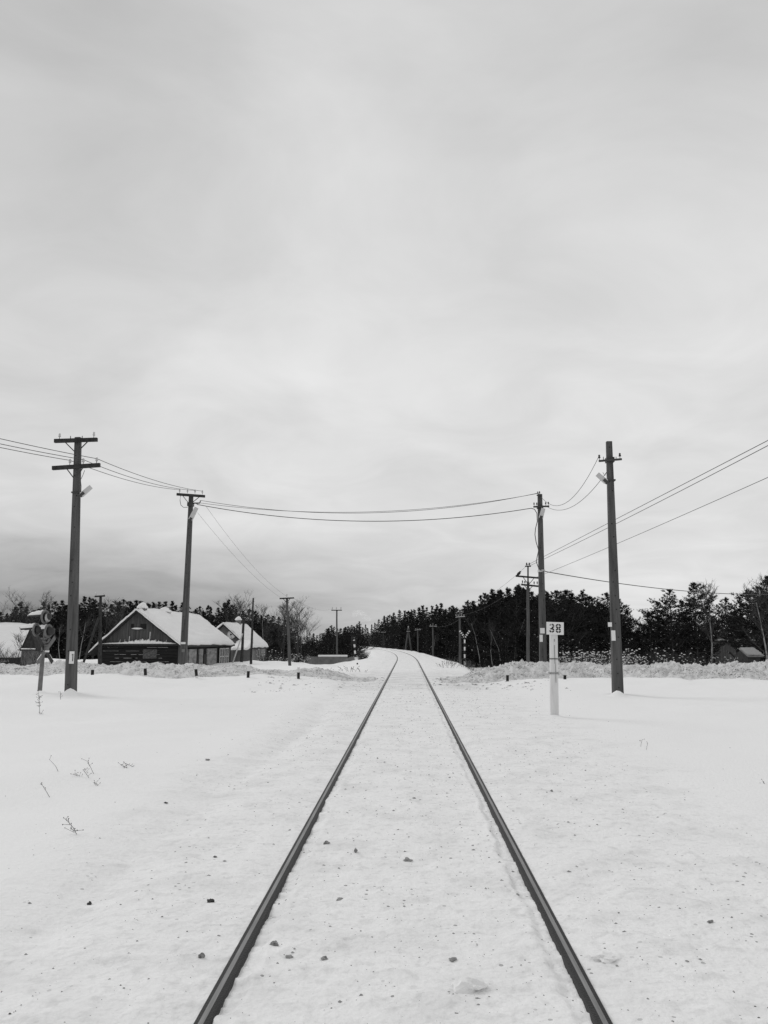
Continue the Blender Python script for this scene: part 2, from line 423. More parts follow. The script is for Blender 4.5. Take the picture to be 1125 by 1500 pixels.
def crossarm(root, a, b, h=0.11, d=0.10, m='darkwood', snow=False, dy=-0.16):
    off = Vector((0, dy, 0)); mb = MB()
    mb.beam(Vector(a) + off, Vector(b) + off, d, h, 0, ch=0.008)
    if snow: mb.beam(Vector(a) + off + Vector((0, 0, h * 0.5 + 0.02)), Vector(b) + off + Vector((0, 0, h * 0.5 + 0.02)), d * 0.8, 0.045, 1, ch=0.01)
    return mb.build('crossarm', [M[m], M['clean']], root)

def braces(root, pts, r=0.018, dy=-0.16):
    for a, b in pts:
        mb = MB(); mb.beam(Vector(a) + Vector((0, dy * 0.9, 0)), Vector(b) + Vector((0, dy * 0.9, 0)), r * 1.4, r * 1.4); mb.build('brace', M['metal'], root)

def lamp(root, a, b, wid=0.16, bracket=None, face=(0, -1, 0)):
    """flat LED street lamp head from its bracket a to its tip b"""
    a = Vector(a); b = Vector(b)
    mb = MB(); up = Vector(face)
    mb.beam(a, b, wid, 0.06, 0, wid * 0.9, 0.045, up=up, ch=0.012)
    o = mb.build('street_lamp', [M['lamp_white']], root)
    m2 = MB(); d = (b - a).normalized()
    m2.beam(a - d * 0.05, a + d * 0.10, wid * 0.6, 0.10, 0, up=up, ch=0.01)
    if bracket is not None: m2.tube([a, bracket], 0.03, 8)
    m2.build('lamp_bracket', M['metal'], o)
    return o

def strap(root, p, w, mi='metal', h=0.04):
    mb = MB(); mb.box(p, (w, w, h)); return mb.build('strap', M[mi], root)

# --- pole with two crossarms beside the crossing signal
Y = 22.2
base = at(103.5, 1016, Y); top = at(114.5, 641, Y)
P1 = empty('utility_pole', base, 'tall concrete pole with two dark crossarms beside the crossing signal', 'utility pole', 'concrete poles along the road')
pole_body(P1, base, top, 0.285, 0.17)
c1 = crossarm(P1, at(83.5, 648, Y), at(145.5, 646, Y)); c2 = crossarm(P1, at(80.5, 687.5, Y), at(149.5, 683, Y), 0.115)
for px, py in ((90.5, 645), (140.5, 643)): insulator(c1, at(px, py, Y) + Vector((0, -0.16, 0)), s=0.9)
for px in (106.5, 123.5):
    mb = MB(); p = at(px, 645, Y) + Vector((0, -0.16, 0)); mb.tube([p, p + Vector((0, 0, 0.09))], 0.012, 6); mb.build('pin', M['metal'], c1)
for px, py in ((105.5, 683), (125, 682), (144.5, 680.5)): insulator(c2, at(px, py, Y) + Vector((0, -0.16, 0)), s=0.95)
braces(P1, [(at(99, 650, Y), at(112, 663, Y)), (at(131, 649, Y), at(116, 664, Y)), (at(101.5, 689, Y), at(110.5, 701, Y)), (at(124, 687, Y), at(115.5, 701, Y))])
lamp(P1, at(119.5, 725, Y - .25), at(133.5, 713, Y - .25), 0.15, at(115, 722.5, Y))
strap(P1, at(112.4, 722, Y), 0.235)
mb = MB(); pts = [at(124, 689, Y - .2), at(121, 697, Y - .22), at(118, 703, Y - .2), at(119, 712, Y - .2), at(118.5, 724, Y - .24)]; mb.tube(pts, 0.008, 6); mb.build('lead_wire', M['metal'], P1)
mb = MB(); p = at(108.3, 963, Y); mb.box(p + Vector((0.0, -0.150, 0)), (0.135, 0.012, 0.34)); mb.box(p + Vector((0.035, -0.158, 0.0)), (0.022, 0.004, 0.20), 1); mb.box(p + Vector((0.018, -0.158, 0.075)), (0.03, 0.004, 0.022), 1)
mb.build('number_plate', [M['plate'], M['black']], P1)

# --- pole beside the log house
Y = 34.0
base = at(268.3, 972, Y) ; top = at(280, 727, Y)
P2 = empty('utility_pole', base, 'concrete pole with one crossarm standing in front of the log house roof', 'utility pole', 'concrete poles along the road')
pole_body(P2, base, top, 0.285, 0.18, deep=1.3)
c = crossarm(P2, at(260.5, 725, Y), at(301.5, 728, Y), 0.11)
P2I = [at(264.6, 723, Y), at(276, 723.5, Y), at(287, 724, Y), at(297.7, 725, Y)]
for p in P2I: insulator(c, p + Vector((0, -0.16, 0)), s=0.95)
braces(P2, [(at(269, 727, Y), at(277, 737, Y)), (at(293, 729, Y), at(283, 737, Y))])
lamp(P2, at(279, 761.5, Y - .3), at(288, 743.5, Y - .3), 0.20, at(278.5, 765, Y))
strap(P2, at(279.3, 739, Y), 0.25, h=0.16)
mb = MB(); mb.beam(at(281, 737, Y), at(292.5, 737, Y), 0.05, 0.05)
for px, py in ((293.8, 733.2), (291.4, 736.6), (289, 739)): mb.beam(at(px - 1.2, 737, Y), at(px, py, Y), 0.035, 0.035)
mb.build('side_bracket', M['metal'], P2)
mb = MB(); mb.tube([at(264.5, 726, Y - .2), at(263.7, 733, Y - .2), at(265, 740, Y - .2), at(269, 743.3, Y - .2), at(275, 743, Y - .2)], 0.012, 6); mb.build('lead_wire', M['metal'], P2)
mb = MB(); mb.box(at(269.6, 942, Y) + Vector((0, -0.135, 0)), (0.20, 0.02, 0.09)); mb.build('number_plate', M['plate'], P2); mb = MB(); mb.box(at(270, 953, Y) + Vector((-0.01, -0.135, 0)), (0.13, 0.015, 0.13)); mb.build('notice', M['concrete2'], P2)

# --- near pole on the other side
Y = 22.2
base = at(905, 1016, Y); top = at(892, 647, Y)
P3 = empty('utility_pole', base, 'tall plain concrete pole with one short crossarm below its bare top', 'utility pole', 'concrete poles along the road')
pole_body(P3, base, top, 0.285, 0.16)
c = crossarm(P3, at(875.3, 677.2, Y), at(908.5, 674.5, Y), 0.055, 0.06, 'metal')
P3I = [at(876, 676, Y), at(906, 673.5, Y)]
for p in P3I: insulator(c, p + Vector((0, -0.16, 0)), 'darkglass', 0.85)
for px in (882, 900.5):
    mb = MB(); p = at(px, 676, Y) + Vector((0, -0.16, 0)); mb.tube([p, p + Vector((0, 0, 0.10))], 0.010, 6); mb.build('pin', M['metal'], c)
lamp(P3, at(888, 706, Y - .25), at(874.8, 694.5, Y - .25), 0.15, at(893, 704, Y))
strap(P3, at(894.5, 704, Y), 0.23); strap(P3, at(893.2, 674, Y), 0.22, h=0.14)
mb = MB(); mb.box(at(897.6, 931, Y) + Vector((-0.02, -0.15, 0)), (0.11, 0.012, 0.28)); mb.box(at(893.5, 916, Y) + Vector((-0.03, -0.12, 0.02)), (0.10, 0.03, 0.12)); mb.build('number_plate', [M['plate']], P3)
mb = MB(); mb.tube([at(888.5, 692, Y - .18), at(886, 697, Y - .18), at(883, 692, Y - .2)], 0.007, 6); mb.build('lead_wire', M['metal'], P3)

# --- pole across the road with the hanging cable
Y = 34.0
base = at(795.5, 968, Y); top = at(790.8, 724, Y)
P4 = empty('utility_pole', base, 'concrete pole with a loose cable hanging down it and white plates near the 38 post', 'utility pole', 'concrete poles along the road')
pole_body(P4, base, top, 0.30, 0.19, deep=1.3)
c = crossarm(P4, at(780.5, 743.3, Y), at(803.5, 742.5, Y), 0.07, 0.07, 'metal')
for px, py in ((781.5, 742), (785.5, 742), (798.5, 741.5), (802.5, 741)): insulator(c, at(px, py, Y) + Vector((0, -0.16, 0)), 'darkglass', 0.8)
c = crossarm(P4, at(785.3, 726.5, Y), at(792, 726.5, Y), 0.05, 0.06, 'metal'); insulator(c, at(787, 726, Y) + Vector((0, -0.16, 0)), 'darkglass', 0.8)
insulator(c, at(789.6, 725.5, Y) + Vector((0, -0.16, 0)), 'darkglass', 0.8)
lamp(P4, at(792.3, 759, Y - .3), at(796, 744.5, Y - .3), 0.19, at(792, 760, Y))
strap(P4, at(791, 743, Y), 0.25, h=0.12); strap(P4, at(793, 836.5, Y), 0.28, 'porcelain', h=0.10)
pts = [(778, 744.5), (783, 746), (786.5, 752), (787, 764), (784.5, 774), (783.6, 783), (785.3, 794), (789, 806), (787, 815), (785.6, 823), (788.5, 831), (793, 836)]
mb = MB(); mb.tube([at(x, y, Y - .22) for x, y in pts], 0.017, 6); mb.build('hanging_cable', M['metal'], P4)
mb = MB(); mb.box(at(793.8, 924, Y) + Vector((0, -0.14, 0)), (0.19, 0.012, 0.23)); mb.build('number_plate', M['plate'], P4)
mb = MB(); mb.box(at(792.3, 935, Y) + Vector((-0.01, -0.14, 0)), (0.13, 0.012, 0.30)); mb.build('number_plate', M['plate'], P4)

# --- telegraph pole behind it, with the crow
Y = 56.0
base = at(773.6, 968, Y); top = at(773.4, 829.5, Y)
P5 = empty('telegraph_pole', base, 'thin dark telegraph pole with two wide crossarms where a crow sits', 'telegraph pole')
pole_body(P5, base, at(773.4, 852, Y), 0.25, 0.19, 'pole_wood', False, 1.5)
mb = MB(); mb.beam(at(773.5, 866, Y), top, 0.10, 0.10, 0, ch=0.01); mb.build('top_post', M['metal'], P5)
c1 = crossarm(P5, at(755, 844, Y), at(789.5, 847, Y), 0.12, 0.11); c2 = crossarm(P5, at(763, 856.5, Y), at(788, 859, Y), 0.12, 0.11)
mb = MB(); mb.box(top + Vector((0, 0, 0)), (0.42, 0.10, 0.08)); c0 = mb.build('crossarm', M['metal'], P5)
for px, py in ((771.6, 830), (775.4, 830)): insulator(c0, at(px, py, Y), 'darkglass', 1.5)
for px, py in ((765, 855.5), (768.5, 856), (782, 857), (786.5, 857)): insulator(c2, at(px, py, Y) + Vector((0, -0.16, 0)), 'darkglass', 1.3)
braces(P5, [(at(766, 846, Y), at(772.5, 855, Y)), (at(782, 847, Y), at(774.5, 856, Y)), (at(768, 858, Y), at(772.5, 864, Y)), (at(779.5, 859, Y), at(774.5, 864, Y))], 0.03)
# crow
p = at(759.3, 842.4, Y) + Vector((0, -0.16, 0.0))
mb = MB()
mb.tube([p + Vector(v) for v in ((-0.20, 0, -0.06), (-0.12, 0, -0.02), (-0.04, 0, 0.05), (0.03, 0, 0.11), (0.07, 0, 0.16), (0.085, 0, 0.20), (0.10, 0, 0.225), (0.145, 0, 0.225), (0.20, 0, 0.215))],
        [0.02, 0.045, 0.095, 0.11, 0.085, 0.06, 0.062, 0.045, 0.008], 10)
mb.tube([p + Vector((0.01, 0.03, 0.04)), p + Vector((0.0, 0.03, -0.05))], 0.008, 5); mb.tube([p + Vector((0.01, -0.03, 0.04)), p + Vector((0.0, -0.03, -0.05))], 0.008, 5)
tag(mb.build('crow', M['crow']), 'small black crow perched on the upper crossarm of the telegraph pole', 'bird')

# --- smaller poles
def small_pole(label, Y, b, t, w0, w1, arms=(), ins=(), m='pole_wood', strut=None, snow=True, im='porcelain', iscale=1.2, group=None, brace=True, name='telegraph_pole', deep=1.6):
    base = at(b[0], b[1], Y); top = at(t[0], t[1], Y)
    r = empty(name, base, label, 'utility pole' if name == 'utility_pole' else 'telegraph pole', group)
    pole_body(r, base, top, w0, w1, m, False, deep)
    last = None
    for (x0, y0, x1, y1) in arms:
        last = crossarm(r, at(x0, y0, Y), at(x1, y1, Y), 0.10, 0.10, 'darkwood', snow, -0.12)
        if brace:
            mx = (x0 + x1) / 2; q = (x1 - x0)
            braces(r, [(at(mx - q * 0.27, y0, Y), at(mx - 0.4, y0 + q * 0.28, Y)), (at(mx + q * 0.27, y1, Y), at(mx + 0.4, y1 + q * 0.28, Y))], 0.03, -0.12)
    for x, y in ins: insulator(last, at(x, y, Y) + Vector((0, -0.12, 0)), im, iscale)
    if strut:
        mb = MB(); a = at(strut[0], strut[1], Y - 0.1); bb = at(strut[2], strut[3], Y - 0.6); d = (bb - a).normalized()
        mb.tube([a, bb + d * 0.8], strut[4] / 2, 8); mb.build('strut', [M[strut[5]]], r)
    return r

small_pole('dark pole with a slanting strut at the corner of the log house', 50, (146.3, 970), (147.3, 873), 0.28, 0.17, [(140, 874, 154.7, 873)], [(141.5, 873), (153.5, 872)], 'darkwood', (144.5, 905, 121.5, 973, 0.16, 'darkwood'), False, brace=False)
small_pole('short dark post with a pale slanting prop beside the small house', 66, (353.7, 974), (357, 907), 0.27, 0.2, [], [], 'darkwood', (355.4, 928, 340, 973.5, 0.11, 'frame'), False, name='utility_pole')
small_pole('bare dark pole without crossarm standing in front of the small house', 64, (367.6, 974), (370.9, 876), 0.24, 0.13, [], [], 'darkwood', None, False, name='utility_pole')
p421 = small_pole('leaning grey pole with a snow topped crossarm beside the bare birch', 60, (424.6, 976), (420.2, 877), 0.26, 0.17, [(410, 877, 431, 876)], [(420.5, 874.5)], 'pole_wood', None, True)
small_pole('slender pole with three insulators in front of the low concrete wall', 95, (493.8, 970), (493.3, 893), 0.25, 0.17, [(485.5, 894, 501, 894)], [(487, 893), (493, 893), (499.5, 893)], 'pole_wood', None, True, iscale=1.6, brace=False)
small_pole('grey pole with small snowy crossarm next to the striped crossing post', 78, (674.3, 977), (673.4, 893), 0.30, 0.18, [(667, 905, 681, 904)], [(668, 903), (671, 903), (676, 903), (679.5, 903)], 'pole_wood', None, True, iscale=1.0, brace=False)
small_pole('pole with snowy crossarm next in line behind the striped crossing post', 112, (634.6, 960), (634.2, 913), 0.30, 0.2, [(629, 918, 640, 918)], [(630.5, 917), (638.5, 917)], 'pole_wood', None, True, iscale=1.2, brace=False)
small_pole('small pole on the embankment next to the two legged pole', 135, (612.3, 957), (612, 920), 0.30, 0.22, [(607.5, 923.5, 616.5, 923)], [(609, 922.5), (615, 922.5)], 'pole_wood', None, True, iscale=1.2, brace=False)
# two legged pole
Y = 140; r = empty('telegraph_pole', at(598, 955, Y), 'two legged A shaped telegraph pole beside the bend in the track', 'telegraph pole')
for bx in (593.3, 603):
    mb = MB(); a = at(598, 922, Y); b_ = at(bx, 956, Y); mb.tube([a, b_ + (b_ - a).normalized() * 0.8], [0.12, 0.16], 8); mb.build('leg', M['pole_wood'], r)
crossarm(r, at(595.3, 925.5, Y), at(601, 925.5, Y), 0.12, 0.12, 'darkwood', True); c = crossarm(r, at(596.5, 922, Y), at(599.7, 922, Y), 0.12, 0.12, 'darkwood', True); insulator(c, at(598.2, 921, Y), 'porcelain', 2.5)
for px, Y, y0, lab in ((561.5, 190, 926.5, 'far pole with snowy crossarm half lost against pines past the bend'), (541, 215, 929.5, 'farthest but one telegraph pole, dim against the pines past the bend'), (527, 235, 927, 'faintest telegraph pole with white crossarm behind the black and white mast')):
    small_pole(lab, Y, (px, 950), (px, y0 - 2), 0.30, 0.22, [(px - 4, y0, px + 4, y0)], [], 'darkwood', None, True, brace=False)

# ------------------------------------------------------------------ wires
def wire(a, b, sag, r=0.010, label='', name='power_line', n=28, group='overhead wires'):
    a = Vector(a); b = Vector(b)
    pts = [a.lerp(b, i / n) - Vector((0, 0, 4 * sag * (i / n) * (1 - i / n))) for i in range(n + 1)]
    mb = MB(); mb.tube(pts, r, 6)
    return tag(mb.build(name, M['metal']), label, 'wire', group)
o = Vector((0, -0.16, 0)); iz = Vector((0, 0, 0.14))
w1 = [at(105.5, 683, 22.2) + o + iz, at(125, 682, 22.2) + o + iz, at(144.5, 680.5, 22.2) + o + iz]
for k, (p, (ex, ey)) in enumerate(zip(w1, ((-330, 574), (-330, 568), (-330, 556)))):
    wire(at(ex, ey, 14), p, 0.10, 0.009, ('lowest', 'middle', 'topmost')[k] + ' wire running out of view from the pole beside the crossing signal')
for k, (p, q) in enumerate(zip(w1, (P2I[0], P2I[2], P2I[3]))):
    wire(p, q + o + iz, (0.16, 0.18, 0.14)[k], 0.009, ('lowest of three wires', 'middle wire of three', 'topmost of three wires')[k] + ' between the crossing signal pole and log house pole')
Y = 34
wire(at(294, 733, Y), at(787, 722.5, Y), 0.72, 0.010, 'upper thin wire spanning high above the track')
wire(at(291.5, 736.5, Y), at(789.6, 722.5, Y + .1), 0.62, 0.009, 'second thin wire above the track, joining the upper one at its ends')
wire(at(289, 739, Y), at(778, 744.5, Y), 0.66, 0.016, 'thickest and lowest cable spanning above the track')
wire(at(791, 726, Y), at(876, 671, 22.0), 0.85, 0.008, 'slack wire rising steeply to the tip of the short crossarm')
wire(at(802.5, 743, Y - .16), at(889, 691, 22.0), 0.50, 0.008, 'slack wire ending at the lamp on the plain concrete pole')
wire(at(772, 828, 56), at(1405, 500, 17), 0.0, 0.012, 'upper of two close wires climbing out of view behind the plain pole')
wire(at(775.4, 829, 56), at(1405, 505, 17), 0.12, 0.012, 'lower of two close wires climbing out of view behind the plain pole')
wire(at(787, 845, 56), at(1405, 573, 17), 0.10, 0.010, 'single wire climbing out of view below the close pair')
wire(at(795, 836.5, Y - .2), at(1150, 870, 52), 0.35, 0.019, 'thick service cable running low in front of the pine tops')
wire(at(289.5, 751, Y), at(412, 876, 60), 0.35, 0.005, 'thin lower drop wire from the log house pole to the leaning pole')
wire(at(302, 742, Y), at(421, 874, 60), 0.45, 0.005, 'thin upper drop wire from the log house pole to the leaning pole')
wire(at(430, 876, 60), at(487, 891.5, 95), 0.5, 0.006, 'faint wire from the leaning pole to the slender three insulator pole')
wire(at(771.6, 828.5, 56), at(673, 891, 78), 0.5, 0.008, 'upper faint wire from the crow pole towards the striped crossing post')
wire(at(765, 854, 56), at(668, 902, 78), 0.5, 0.008, 'lower faint wire from the crow pole against the dark forest')
wire(at(680, 902, 78), at(634, 917, 112), 0.5, 0.009, 'faint wire along the forest edge beyond the striped crossing post')
wire(at(141, 873, 50), at(-60, 899, 62), 0.3, 0.005, 'faint wire from the strutted corner pole over the far roof')

# ------------------------------------------------------------------ kilometre post
Y = 16.2
base = at(812, 1046, Y); top = at(810.6, 913, Y)
K = empty('kilometre_post', base, 'white concrete post with the number 38 on its plate', 'marker post')
mb = MB(); d = (top - base).normalized(); mb.beam(base - d * 0.5, top - d * 0.02, 0.165, 0.13, 0, 0.145, 0.12, up=Vector((0, 1, 0)), ch=0.012)
po = mb.build('post', M['white'], K)
mb = MB()
for (x, y0, y1, wd) in ((811.2, 945, 972, 0.013), (812.6, 972, 1000, 0.010)): mb.beam(at(x, y0, Y) + Vector((0, -0.067, 0)), at(x + 0.9, y1, Y) + Vector((0, -0.069, 0)), wd, 0.004, 0, up=Vector((0, 1, 0)))
mb.box(at(811.3, 938, Y) + Vector((0, -0.0655, 0)), (0.018, 0.004, 0.05), 0)
mb.build('stencil_mark', M['faded'], po)
for yy, hh, m_ in ((965, 0.016, 'metal'), (986, 0.038, 'faded')):
    mb = MB(); p = at(811.2, yy, Y); mb.box(p, (0.158 + 0.01, 0.145, hh)); mb.tube([p + Vector((-0.08, -0.06, 0)), p + Vector((-0.12, -0.05, 0.012))], 0.006, 5); mb.build('strap', M[m_], K)
rot = Matrix.Rotation(R(1.8), 3, 'Y')
pc = at(811.9, 920.6, Y) + Vector((0, -0.09, 0))
mb = MB(); mb.box(pc, (0.345, 0.018, 0.252), 0, rot); mb.box(pc + Vector((0, 0.018, 0)), (0.16, 0.02, 0.2), 0, rot)
pl = mb.build('number_plate', M['plate'], K)
def glyph(mb, c, w, h, arcs, th, mi_map):
    """stencil digit out of arc pieces of two bowls; arcs = (bowl, angle, material)"""
    for bowl, ang, mi, span in arcs:
        cy = h * 0.25 if bowl == 0 else -h * 0.25
        rx, rz = w / 2, h * 0.25 + th * 0.12
        pts = []
        for i in range(7):
            t = R(ang - span / 2 + span * i / 6)
            pts.append((math.cos(t), math.sin(t)))
        vs = []
        for ca, sa in pts:
            for k in (1.0, 0.0):
                x = ca * (rx - th * (1 - k)); z = cy + sa * (rz - th * (1 - k))
                vs.append(c + rot @ Vector((x, 0, z)))
        fs = [(2 * i, 2 * i + 1, 2 * i + 3, 2 * i + 2) for i in range(6)]
        n0 = len(vs); vs2 = vs + [v + Vector((0, -0.002, 0)) for v in vs]
        f2 = [tuple(n0 + j for j in f) for f in fs] + [(2 * i, 2 * i + 2, n0 + 2 * i + 2, n0 + 2 * i) for i in range(6)] + [(2 * i + 1, n0 + 2 * i + 1, n0 + 2 * i + 3, 2 * i + 3) for i in range(6)]
        mb.add(vs2, f2, mi)
dc = lambda x, y: pc + rot @ Vector(((x - 811.9) * 0.0141, -0.0105, -(y - 920.6) * 0.0141))
mb = MB(); glyph(mb, dc(807.1, 920.4), 0.104, 0.172, [(0, 135, 1, 66), (0, 45, 0, 76), (0, -50, 0, 82), (1, 47, 0, 82), (1, 108, 0, 50), (1, -45, 0, 74), (1, -138, 0, 74)], 0.030, None); mb.build('digit', [M['black'], M['faded']], pl)
mb = MB(); glyph(mb, dc(816.4, 920.5), 0.108, 0.176, [(b, a, 0, s_) for b in (0, 1) for a, s_ in ((45, 74), (135, 74), (-45, 74), (-135, 74))], 0.030, None); mb.build('digit', [M['black']], pl)

# ------------------------------------------------------------------ crossing signal seen from behind
Y = 22.6
base = at(58, 1015, Y); top = at(64.4, 938, Y)
G = empty('crossing_signal', base, 'leaning level crossing signal with round lamp shields and snow on its hoods', 'crossing signal')
d = (top - base).normalized()
mb = MB(); mb.tube([base - d * 0.5, base, top], [0.066, 0.062, 0.055], 14); mb.build('post', M['signal'], G)
mb = MB()
mb.tube([at(64.2, 942, Y), at(58.5, 940, Y), at(55, 934, Y)], 0.03, 8); mb.tube([at(64.2, 942, Y), at(70, 941, Y), at(73, 935, Y)], 0.03, 8)
mb.tube([at(64.4, 940, Y), at(65.5, 915, Y)], 0.035, 8)
mb.beam(at(60, 935.5, Y), at(69.5, 935.5, Y), 0.06, 0.05)
mb.build('bracket', M['signal'], G)
ax = Vector((0.995, -0.10, 0)).normalized()        # the shields' faces look away along the road
def head(cx_, cy_, rr, hood_len, shade):
    c = at(cx_, cy_, Y); sx = ax.cross(Vector((0, 0, 1)))
    mb = MB()
    mb.lathe(c - ax * 0.02, [(rr, 0), (rr, 0.035), (rr * 0.95, 0.05), (rr * 0.80, 0.045), (rr * 0.62, 0.02)], 28, 0, ax); s = mb.build('lamp_shield', M[shade], G)
    mb = MB(); mb.lathe(c + ax * 0.02, [(rr * 0.62, 0), (rr * 0.60, 0.06), (rr * 0.42, 0.14), (rr * 0.15, 0.16)], 20, 0, ax); mb.build('lamp_back', M['signal_dark'], s)
    # hood: half tube beyond the face, snow on its top
    mb = MB(); hr = rr * 0.56; n = 12; r0, r1 = [], []
    for i in range(n + 1):
        t = R(10 + 160 * i / n); v = sx * math.cos(t) * hr + Vector((0, 0, 1)) * math.sin(t) * hr
        r0.append(c - ax * 0.02 + v); r1.append(c - ax * (hood_len * (0.75 + 0.25 * max(0, math.sin(t)))) + v + Vector((0, 0, -0.03)))
    ins0 = [p + (c - ax * 0.02 - p) * 0.08 for p in r0]; ins1 = [p + (c - ax * hood_len - p).normalized() * 0.012 for p in r1]
    mb.add(r0 + r1, [(i, i + 1, n + 2 + i, n + 1 + i) for i in range(n)], 0, True); mb.add(ins0 + ins1, [(i, n + 1 + i, n + 2 + i, i + 1) for i in range(n)], 0, True)
    h = mb.build('hood', M['signal_dark'], G)
    mb = MB(); a = c - ax * 0.04 + Vector((0, 0, hr * 1.0)); b = c - ax * hood_len + Vector((0, 0, hr * 0.92 - 0.03))
    rings = []
    for i in range(9):
        t = i / 8; p = a.lerp(b, t); wd = hr * (0.80 if t < 0.9 else 0.35); ht = 0.085 * (1 - t ** 3) + 0.05
        rings.append([p + sx * (wd * math.cos(R(k * 22.5))) + Vector((0, 0, -0.05 + (ht + 0.01 * math.sin(i * 2.3)) * max(0, math.sin(R(k * 22.5))))) for k in range(9)])
    mb.loft(rings, 0, True); mb.build('snow_cap', M['clean'], h)
head(66.0, 903.5, 0.200, 0.52, 'signal'); head(53.5, 922.5, 0.19, 0.52, 'signal'); head(71.0, 924.5, 0.20, 0.50, 'signal')
mb = MB(); c_ = at(66.6, 904.5, Y) + ax * 0.06; mb.lathe(c_, [(0.135, 0), (0.13, 0.03), (0.08, 0.06)], 18, 0, ax); mb.build('lamp_cover', M['cover'], G)
# crossed warning boards below the lamps, seen from the back
cc = at(61.4, 952, Y); bx = Vector((0.10, 0.995, 0)) * 0.55
for sgn, m_ in ((1, 'signal_dark'), (-1, 'signal')):
    mb = MB(); v = (bx * 0.78 * sgn + Vector((0, 0, -0.36)))
    off = ax * (0.10 if sgn > 0 else 0.13); mb.beam(cc - v + off, cc + v + off, 0.12, 0.02, 0, up=ax)
    mb.beam(cc + v * 0.55 + off + Vector((0, 0, 0.075)), cc + v + off + Vector((0, 0, 0.075)), 0.02, 0.02, 1, up=ax)
    mb.build('cross_board', [M[m_], M['clean']], G)
mb = MB(); mb.box(at(69, 951, Y) + Vector((0, -0.05, 0)), (0.12, 0.10, 0.14)); mb.box(at(69, 953, Y) + Vector((0, -0.05, -0.02)), (0.13, 0.11, 0.05), 1); mb.lathe(at(69, 947, Y) + Vector((0, -0.05, 0)), [(0.09, 0), (0.09, 0.03), (0.04, 0.06)], 14, 0); mb.build('bell_box', [M['signal'], M['clean']], G)
strap(G, at(62.2, 954, Y), 0.14, 'metal', 0.03)

# ------------------------------------------------------------------ snow stakes along the road
STK = [((134.8, 997), 0, 'first roadside stake from the crossing signal'), ((213.5, 995), -6, 'roadside stake tilted beneath the log house gable'), ((288.5, 996), -8, 'tilted roadside stake just past the log house pole'),
       ((363, 999), 2, 'upright roadside stake before the small house'), ((437, 1001), 0, 'roadside stake in the snow before the leaning pole'), ((743.3, 1005), 2, 'roadside stake against the bank before the crow pole'), ((827.3, 1005), 3, 'roadside stake just behind the 38 post')]
ST = 28.4
for (px, py), tilt, lab in STK:
    b = at(px, py, ST); g = gz(b.x, b.y)
    r = empty('snow_stake', (b.x, b.y, g), 'white and black ' + lab, 'stake', 'roadside stakes')
    t = Matrix.Rotation(R(tilt), 3, 'Y'); b0 = Vector((b.x, b.y, b.z)); f = lambda z: b0 + t @ Vector((0, 0, z))
    mb = MB(); mb.beam(f(-0.5), f(0.56), 0.085, 0.07, 0, ch=0.01, up=Vector((0, 1, 0))); mb.build('post', M['white'], r)
    mb = MB(); mb.beam(f(0.14), f(0.38), 0.093, 0.078, 0, ch=0.01, up=Vector((0, 1, 0))); mb.build('black_band', M['black'], r)

# ------------------------------------------------------------------ striped posts
def striped(label, Y, b, t, w, n, vhead=False, head=False):
    base = at(b[0], b[1], Y); top = at(t[0], t[1], Y); r = empty('striped_post', base, label, 'striped post')
    mb = MB(); a = base - (top - base).normalized() * 1.0
    mb.tube([a, base], w / 2, 10, 0)
    for i in range(n):
        mb.tube([base.lerp(top, i / n), base.lerp(top, (i + 1) / n)], w / 2, 10, i % 2)
    mb.build('post', [M['black'], M['white']], r)
    if vhead:
        for sgn in (-1, 1):
            mb = MB(); c = at(t[0], t[1] - 1, Y)
            for sx_, sz in ((sgn, 0.55),):
                for i in range(7):
                    p0 = c + Vector((sx_ * (0.02 + i * 0.055), -0.02 * (sgn + 1.5), -0.16 + i * 0.075)); p1 = c + Vector((sx_ * (0.02 + (i + 1) * 0.055), -0.02 * (sgn + 1.5), -0.16 + (i + 1) * 0.075))
                    mb.beam(p0, p1, 0.16, 0.015, 0 if i % 2 else 1, up=Vector((0, 1, 0)))
            mb.build('warning_board', [M['black'], M['white']], r)
    if head:
        mb = MB(); mb.box(top + Vector((0.02, 0.06, -0.30)), (0.42, 0.05, 0.95)); mb.lathe(top + Vector((0, 0.0, -0.1)), [(0.10, 0), (0.10, 0.2)], 12, 0, Vector((0, -1, 0))); mb.lathe(top + Vector((0, 0.0, -0.45)), [(0.10, 0), (0.10, 0.2)], 12, 0, Vector((0, -1, 0)))
        mb.build('signal_head', [M['black']], r)
    return r
striped('black and white striped post carrying a checkered warning board before the forest', 66, (680.7, 980), (680.7, 931.5), 0.13, 9, vhead=True)
striped('leaning black and white banded signal mast beside the bush on the embankment', 72, (521.5, 972), (518.2, 934), 0.17, 8, head=True)
striped('short black and white stub post below the banded signal mast', 52, (524, 982), (523.4, 971), 0.10, 3)

